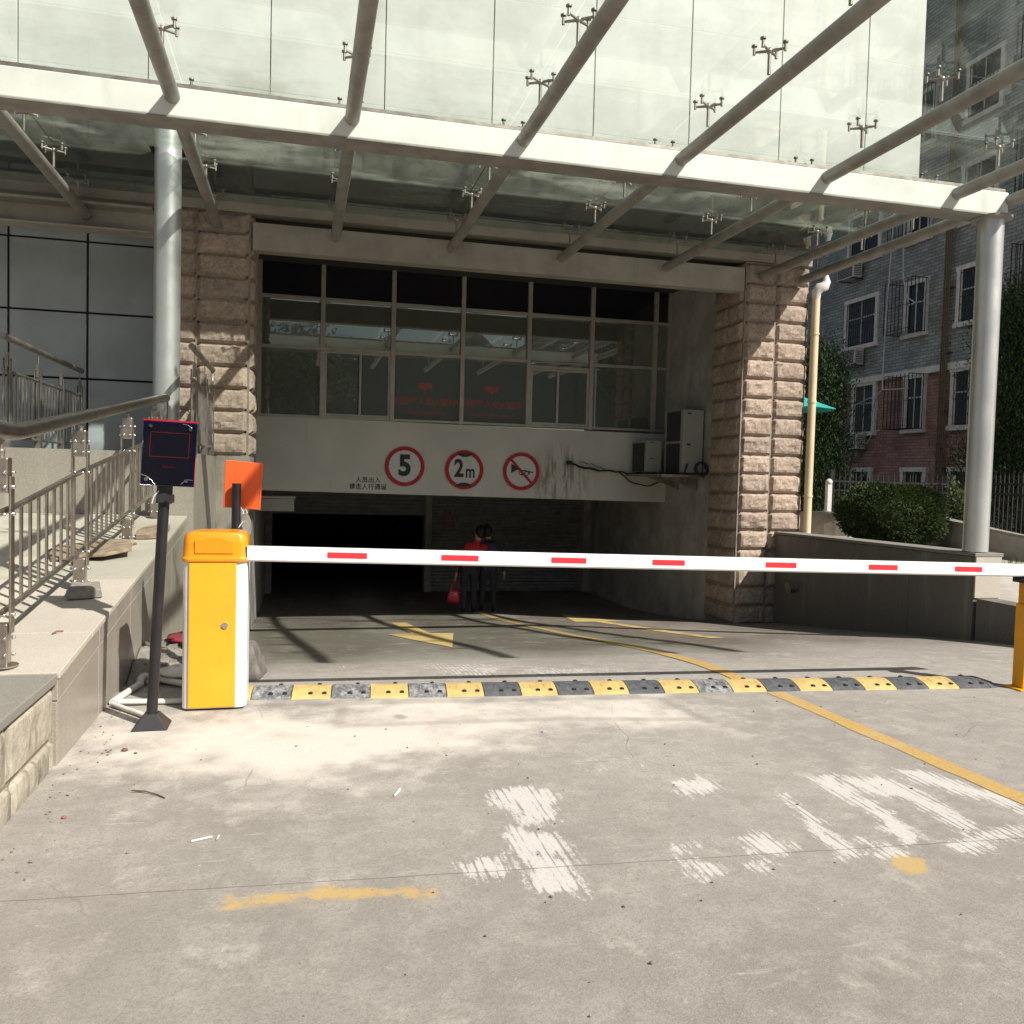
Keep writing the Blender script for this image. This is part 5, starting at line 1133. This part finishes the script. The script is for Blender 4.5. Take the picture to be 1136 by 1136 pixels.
# ---- apartment block behind the yard
XB = 17.5
def K(v): return 1.45+(v-1.45)*1.25          # heights measured at 14 m, carried to the wall
def apartment():
    A = empty('apartment_building', (XB, 24, .8), 'apartment block with blue grey tiles over a red brick ground floor and barred windows', 'building')
    m = MB(); m.box(XB, XB+11, 6, 46, K(4.22), 22); m.build('upper_wall', 'tile_blue', A)
    m = MB(); m.box(XB+.03, XB+11, 6, 46, .2, K(4.07)); m.build('brick_wall', 'brick_red', A)
    m = MB(); m.box(XB-.10, XB+.5, 6, 46, K(4.07), K(4.22)); m.build('string_course', 'brick_trim', A)
    def win(y0, y1, z0, z1, cage=False, sill=True, top=True):
        t = .13; f = MB(); X = XB
        f.box(X-.06, X+.04, y0, y0+t, z0, z1); f.box(X-.06, X+.04, y1-t, y1, z0, z1)
        f.box(X-.07, X+.04, y0-.03, y1+.03, z1, z1+t); f.box(X-.09, X+.04, y0-.05, y1+.05, z0-t, z0)
        w_ = f.build('window', 'brick_trim', A)
        g = MB(); g.box(X-.005, X+.05, y0+t, y1-t, z0, z1); g.build('pane', 'flat_glass', w_)
        g = MB(); ym = (y0+y1)/2
        for a, b_, c, d in ((ym-.02, ym+.02, z0, z1), (y0+t, y1-t, z0+(z1-z0)*.62-.02, z0+(z1-z0)*.62+.02), (y0+t, y0+t+.04, z0, z1), (y1-t-.04, y1-t, z0, z1)): g.box(X-.022, X-.006, a, b_, c, d)
        g.build('sash', 'brick_trim', w_)
        n = max(5, int((y1-y0)/.14)); g = MB(); xo = X-.05 if not cage else X-.62
        ya, yb = (y0+t, y1-t) if not cage else (y0-.02, y1+.12)
        za, zb = (z0, z1) if not cage else (z0-.02, z1+.08)
        for k in range(n+1): y = ya+(yb-ya)*k/n; g.box(xo-.008, xo+.008, y-.008, y+.008, za, zb)
        for k in range(3): z = za+(zb-za)*(.05+.45*k); g.box(xo-.006, xo+.006, ya, yb, z-.008, z+.008)
        if cage:
            for y in (ya, yb):
                for k in range(5): x = xo+(X-xo)*k/5; g.box(x-.008, x+.008, y-.008, y+.008, za, zb)
            for z in (za, zb):
                g.box(xo, X, ya, ya+.02, z-.01, z+.01); g.box(xo, X, yb-.02, yb, z-.01, z+.01)
            for k in range(9): y = ya+(yb-ya)*k/8; g.box(xo, X, y-.006, y+.006, za-.006, za+.006)
        g.build('bars', 'bar_iron', w_)
    S_ = 1.25
    for zlo, zhi in ((5.08, 6.22), (7.28, 8.42), (9.48, 10.62)):
        win(18.70*S_, 20.05*S_, K(zlo), K(zhi)); win(16.95*S_, 17.75*S_, K(zlo), K(zhi), True); win(15.0*S_, 16.05*S_, K(zlo), K(zhi)); win(13.0*S_, 14.0*S_, K(zlo), K(zhi), True)
    for y0, y1, c in ((18.65, 19.6, 0), (16.9, 17.62, 1), (15.1, 16.1, 0), (13.0, 14.0, 0)): win(y0*S_, y1*S_, K(2.82), K(4.0), bool(c))
    for y0, y1 in ((18.70, 19.55), (16.75, 17.6), (15.2, 16.06)): win(y0*S_, y1*S_, K(.95), K(1.80))
    for k, y in enumerate((20.20, 20.27, 20.34, 20.41)):
        m = MB(); m.cyl((XB-.16, y, 1.0), (XB-.16, y, 20), .022, n=8); m.build('gas_pipe', 'pipe_ochre', A)
    for z in (2, 3.6, 5.2, 7, 9): m = MB(); m.box(XB-.19, XB+.04, 20.14, 20.46, z, z+.03); m.build('pipe_clamp', 'pipe_ochre', A)
    m = MB(); m.cyl((XB-.14, 16.9, .8), (XB-.14, 16.9, 20), .06, n=10); m.build('drain_pipe', 'pvc_white', A)
    def ac(yc, z, label, w_=.86, h=.56):
        U = empty('wall_unit', (XB-.2, yc, z), label, 'air conditioner', 'outdoor units on the apartment wall')
        m = MB(); m.box(XB-.46, XB-.13, yc-w_/2, yc+w_/2, z+.03, z+h); m.build('casing', 'ac_pale', U, bevel=.012)
        m = MB()
        for k in range(9): m.box(XB-.474, XB-.455, yc-w_/2+.05, yc+w_/2-.05, z+.07+k*(h-.12)/9, z+.07+k*(h-.12)/9+.03)
        m.build('louvres', 'ac_grille', U)
        m = MB()
        for k in range(7): m.box(XB-.42, XB-.17, yc-w_/2-.012, yc-w_/2+.004, z+.09+k*(h-.16)/7, z+.09+k*(h-.16)/7+.02)
        m.build('side_louvres', 'ac_grille', U)
        m = MB()
        for y in (yc-w_*.36, yc+w_*.36): m.box(XB-.47, XB-.0, y-.02, y+.02, z, z+.028)
        m.build('bracket', 'bar_iron', U)
    ac(24.55, K(6.78), 'upper outdoor unit above the far barred window, half hidden by the canopy edge')
    ac(24.3, K(4.52), 'outdoor unit directly under the upper far window, above the pale band'); ac(24.0, K(2.35), 'outdoor unit low on the red brick beside the cypress', .8)
    b = MB(); b.tube([(XB-.70, 21.9, 12), (XB-.68, 22.0, 9.0), (XB-.70, 22.1, 6.5), (XB-.66, 22.2, K(4.0)), (XB-.72, 22.1, K(3.75))], .022, 8); b.tube([(XB-.72, 22.1, K(3.75)), (XB-.75, 22.35, K(3.6)), (XB-.72, 22.55, K(3.2)), (XB-.66, 22.55, K(2.75)), (XB-.6, 22.3, K(2.8))], .02, 8); b.tube([(XB-.72, 22.1, K(3.75)), (XB-.7, 21.6, K(3.72)), (XB-.7, 21.0, K(3.70))], .02, 8); tag(b.build('hose', 'hose_grey'), 'long grey hose hanging down the blue tiles across the caged windows', 'hose')
    b = MB(); b.tube([(XB-.70, 21.5, 10.5), (XB-.68, 21.5, 8.3), (XB-.66, 21.48, 7.5), (XB-.62, 21.3, 6.9), (XB-.6, 21.0, 6.7)], .02, 8); tag(b.build('hose', 'hose_grey'), 'shorter grey hose curling away beside the upper caged window', 'hose')
    b = MB(); b.tube([(XB-.3, 24.0, K(2.85)), (XB-.35, 23.6, K(2.55)), (XB-.36, 23.2, K(2.5)), (XB-.34, 22.9, K(2.8)), (XB-.3, 22.85, K(3.5)), (XB-.3, 23.2, K(3.65)), (XB-.3, 24.0, K(3.5)), (XB-.3, 24.6, K(2.9))], .017, 8); tag(b.build('hose', 'hose_grey'), 'pale cable looping over the red brick by the ground floor window', 'hose')
apartment()

# ---- what the dark windows mirror: a shop block across the road behind the viewer, with a red rooftop name
def opposite():
    O = empty('shop_building', (10, -26, 0), 'long shop block across the road, seen only mirrored in the dark windows, with red lettering', 'building')
    m = MB(); m.box(-60, 17.5, -40, -26, 0, 9.3); m.build('wall', 'shop_wall', O)
    m = MB(); m.prism([(9.2, -26.3, 9.301), (12.4, -26.3, 9.301), (10.8, -26.3, 10.9)], (0, -2, 0)); m.build('gable', 'shop_wall', O)
    m = MB(); m.box(17.5, 48, -40, -25.8, 0, 14); m.build('wall', 'shop_wall', O)
    m = MB(); m.box(-60, 17.6, -25.95, -25.2, 3.3, 3.5); m.build('shop_awning', 'panel_grey', O)
    for cx in (7.45, 11.75):  # one sign; its second copy is added so the mirrored lettering repeats
        m = MB(); m.box(cx-2.05, cx+2.05, -26.0, -25.95, 5.0, 6.9); pn = m.build('sign_board', 'shop_wall', O)
        text_obj('sign_name', '中国人民人寿保险', .52, 'letter_red', (cx, -25.93, 6.0), pn, rot=(90, 0, 180), extrude=.02, bold=.012, spacing=.96)
        text_obj('sign_web', 'www.epicc.com.cn', .36, 'letter_red', (cx, -25.93, 5.35), pn, rot=(90, 0, 180), extrude=.02, bold=.008)
        m = MB()
        for s_ in (-1, 1): m.prism([(cx+s_*.22+.24*math.cos(t), -25.92, 7.0+.20*math.sin(t)) for t in np.linspace(0, 2*math.pi, 20)[:-1]], (0, -.03, 0))
        m.prism([(cx-.12, -25.92, 6.9), (cx+.12, -25.92, 6.9), (cx, -25.92, 6.55)], (0, -.03, 0)); m.build('sign_emblem', 'letter_red', pn)
    def btree(x, y, h, cr, seed, label, n=5200):
        T = empty('street_tree', (x, y, 0), label, 'tree', 'trees across the road'); r = np.random.default_rng(seed); m = MB()
        m.tube([(x, y, 0), (x+.1, y, h*.35), (x, y, h*.75)], .2, 8, radii=[.22, .15, .05]); P = []
        for k in range(26):
            d = r.normal(size=3); d /= np.linalg.norm(d); c = np.array([x, y, h*.68])+d*np.array([cr, cr, h*.27])*r.uniform(.35, .95); m.tube([(x, y, h*.45), (x*.5+c[0]*.5, y*.5+c[1]*.5, c[2]*.5+h*.28), c], .03, 5); P.append(c+r.normal(size=(n//26, 3))*cr*.2)
        m.build('trunk', 'bark', T); leaves('crown', 'leaf_tree', np.concatenate(P), .13, T, .5, None, seed)
    btree(-.5, -21.5, 10.5, 3.0, 21, 'leafy street tree mirrored at the left of the dark windows'); btree(20, -20, 12.5, 3.6, 22, 'tall street tree mirrored at the right of the dark windows')
opposite()

# ================================================================== PEOPLE AT THE SHUTTER
def figure(label, base, joints, edges, radii, root, matf, mats, hair_fn=None):
    """one continuous body grown round a skeleton"""
    Pn = empty('person', base, label, 'person')
    me = bpy.data.meshes.new('body'); me.from_pydata([tuple(Vector(j)) for j in joints], edges, []); 
    o = bpy.data.objects.new('body', me); COL.objects.link(o)
    sk = o.modifiers.new('skin', 'SKIN'); sk.use_smooth_shade = True; sb = o.modifiers.new('sub', 'SUBSURF'); sb.levels = 2; sb.render_levels = 2
    for i, rr in enumerate(radii): me.skin_vertices[0].data[i].radius = rr if isinstance(rr, tuple) else (rr, rr)
    me.skin_vertices[0].data[root].use_root = True
    dg = bpy.context.evaluated_depsgraph_get(); nm = bpy.data.meshes.new_from_object(o.evaluated_get(dg)); bpy.data.objects.remove(o)
    nm.materials.clear(); [nm.materials.append(MT[q]) for q in mats]
    mi = [matf(p.center) for p in nm.polygons]; nm.polygons.foreach_set('material_index', mi); nm.polygons.foreach_set('use_smooth', [True]*len(mi)); nm.name = 'body'
    b = bpy.data.objects.new('body', nm); COL.objects.link(b); b.parent = Pn
    return Pn, b
def person(label, base, mats, lean, armL, armR, step, hd, jz, H=1.0):
    """skeleton in metres, figure seen from behind (faces +Y); lean = (dx, dy) of the shoulders over the hips"""
    lx, ly = lean; hp = .86*H; sh = 1.27*H; J = []; E_ = []; Rr = []
    def add(p, r, par=None):
        J.append(p); Rr.append(r)
        if par is not None: E_.append((par, len(J)-1))
        return len(J)-1
    pel = add((0, 0, hp), (.150, .105)); wst = add((lx*.3, ly*.3, hp+.16*H), (.135, .095), pel); ch = add((lx*.7, ly*.7, sh-.12*H), (.165, .11), wst); nk0 = add((lx*.95, ly*.95, sh+.0), (.085, .075), ch)
    nk = add((lx*1.05+hd[0]*.3, ly*1.05+hd[1]*.3, sh+.075*H), .05, nk0); h1 = add((lx*1.1+hd[0]*.8, ly*1.1+hd[1]*.8, sh+.165*H), (.078, .088), nk); h2 = add((lx*1.1+hd[0], ly*1.1+hd[1], sh+.255*H), (.068, .080), h1)
    for s_, st, in ((-1, step[0]), (1, step[1])):
        hj = add((s_*.085, 0, hp-.06), (.098, .10), pel); kn = add((s_*.09+st[0]*.5, st[1]*.5+.02, .46*H), (.062, .066), hj); an = add((s_*.09+st[0], st[1]-.01, .085), (.042, .045), kn); toe = add((s_*.095+st[0], st[1]+.15, .03), (.042, .028), an)
    for s_, pth in ((-1, armL), (1, armR)):
        sj = add((lx+s_*.165, ly, sh-.035), (.066, .064), ch); el = add((lx+s_*.165+pth[0][0], ly+pth[0][1], sh-.035+pth[0][2]), .047, sj); wr = add((lx+s_*.165+pth[1][0], ly+pth[1][1], sh-.035+pth[1][2]), .033, el)
        d = (Vector(J[wr])-Vector(J[el])).normalized(); pm = add(tuple(Vector(J[wr])+d*.065), (.036, .022), wr)
        hands.append((Vector(base)+Vector(J[pm]), d, s_))
    hc = Vector((lx*1.1+hd[0]*.9, ly*1.1+hd[1]*.9, sh+.20*H))
    def mf(c):
        if (c-hc).length < .16 and c.z > sh+.055*H: return 2
        if c.z < .075: return 3
        if c.z < jz and abs(c.x-lx*.2) < .22 and c.z < hp+.03: return 1
        for hp_, d, s_ in hands[-2:]:
            if (Vector(base)+c-(hp_-d*.03)).length < .075: return 2
        return 0
    P_, b_ = figure(label, base, J, E_, Rr, pel, mf, mats)
    hb = MB(); bb = Vector(base); c = bb+hc+Vector((-.0, -.022, .035)); hb.ball(c, 1, 16, (.094, .105, .115))
    r = random.Random(2); hb.v = [(x+r.uniform(-.006, .006), y+r.uniform(-.006, .006), z+r.uniform(-.006, .006)) for x, y, z in hb.v]
    hb.ball(c+Vector((0, -.045, -.075)), .055, 10, (1.25, .8, .9)); hb.build('hair', 'hair', P_)
    fb = MB()
    for s_ in (-1, 1): fb.ball(bb+hc+Vector((s_*.083, .01, -.01)), .028, 8, (.45, .8, 1.2))
    fb.ball(bb+hc+Vector((0, .098, -.015)), .016, 8, (.8, 1.2, 1.3)); fb.build('face_features', 'skin', P_)
    for hp_, d, s_ in hands[-2:]:
        g = MB(); side = Vector((0, 1, 0)) if abs(d.y) < .8 else Vector((1, 0, 0)); side = (side-d*side.dot(d)).normalized(); nrm = d.cross(side)*s_
        for k, (o_, L) in enumerate(((-.030, .055), (-.010, .068), (.010, .064), (.029, .050))):
            p = hp_+side*o_+d*.012; g.tube([p-d*.03, p+d*L*.35, p+d*L*.72-nrm*.012, p+d*L*.95-nrm*.03], .0085, 6, radii=[.009, .009, .008, .006])
        p = hp_+side*.034-d*.03; g.tube([p-side*.01, p+side*.022+d*.02, p+side*.024+d*.05-nrm*.012], .0095, 6, radii=[.011, .0095, .0075]); g.build('fingers', 'skin', P_)
    return P_
hands = []
yb_ = 14.75; zb_ = smooth_rz(yb_)
person('person in a red jacket and dark trousers holding a red handbag', (2.90, yb_, zb_), ['jacket_red', 'trousers', 'skin', 'shoe'], (.13, .10), ((-.10, .02, -.27), (-.17, .04, -.51)), ((.06, .14, -.20), (.12, .26, -.08)), ((-.005, 0), (.01, .06)), (.075, .05), .88, .97)
lh = hands[0][0]
person('person in a dark navy coat beside the one in red', (3.27, yb_+.1, smooth_rz(yb_+.1)), ['jacket_navy', 'trousers', 'skin', 'shoe'], (.0, .08), ((-.04, .10, -.24), (-.02, .25, -.12)), ((.14, .03, -.26), (.16, .08, -.50)), ((-.01, .05), (.01, -.03)), (-.02, .07), .80, .98)
def handbag():
    c = lh+Vector((0, 0, -.03)); Hb = empty('handbag', (c.x, c.y, c.z-.42), 'shiny dark red handbag hanging from the left hand of the person in red', 'handbag')
    m = MB(); z0, z1 = c.z-.42, c.z-.20; prof = [(.105, .055, z0), (.145, .085, z0+.03), (.15, .085, z0+.11), (.115, .05, z1), (.10, .035, z1+.012)]; n = 20; vs = []
    for a, b_, z in prof:
        for k in range(n): t = 2*math.pi*k/n; e = lambda v: math.copysign(abs(v)**.7, v); vs.append((c.x+a*e(math.cos(t)), c.y+b_*e(math.sin(t)), z))
    m.smooth = True; m.add(vs, [(j*n+k, j*n+(k+1) % n, (j+1)*n+(k+1) % n, (j+1)*n+k) for j in range(len(prof)-1) for k in range(n)]); m.add(vs[:n], [tuple(range(n-1, -1, -1))]); m.add(vs[-n:], [tuple(range(n))]); m.build('bag_body', 'bag_red', Hb)
    for dy in (-.028, .028):
        q = MB(); q.tube([(c.x-.075, c.y+dy, z1-.02), (c.x-.06, c.y+dy*.7, z1+.09), (c.x-.02, c.y+dy*.2, c.z), (c.x+.02, c.y+dy*.2, c.z), (c.x+.06, c.y+dy*.7, z1+.09), (c.x+.075, c.y+dy, z1-.02)], .0075, 7); q.build('strap', 'bag_red', Hb)
    q = MB()
    for dx in (-.075, .075): q.ball((c.x+dx, c.y-.06, z1-.03), .014, 8)
    q.ball((c.x, c.y-.075, z1-.06), .018, 8, (1, .5, 1)); q.build('metal_fittings', 'steel_bright', Hb)
handbag()
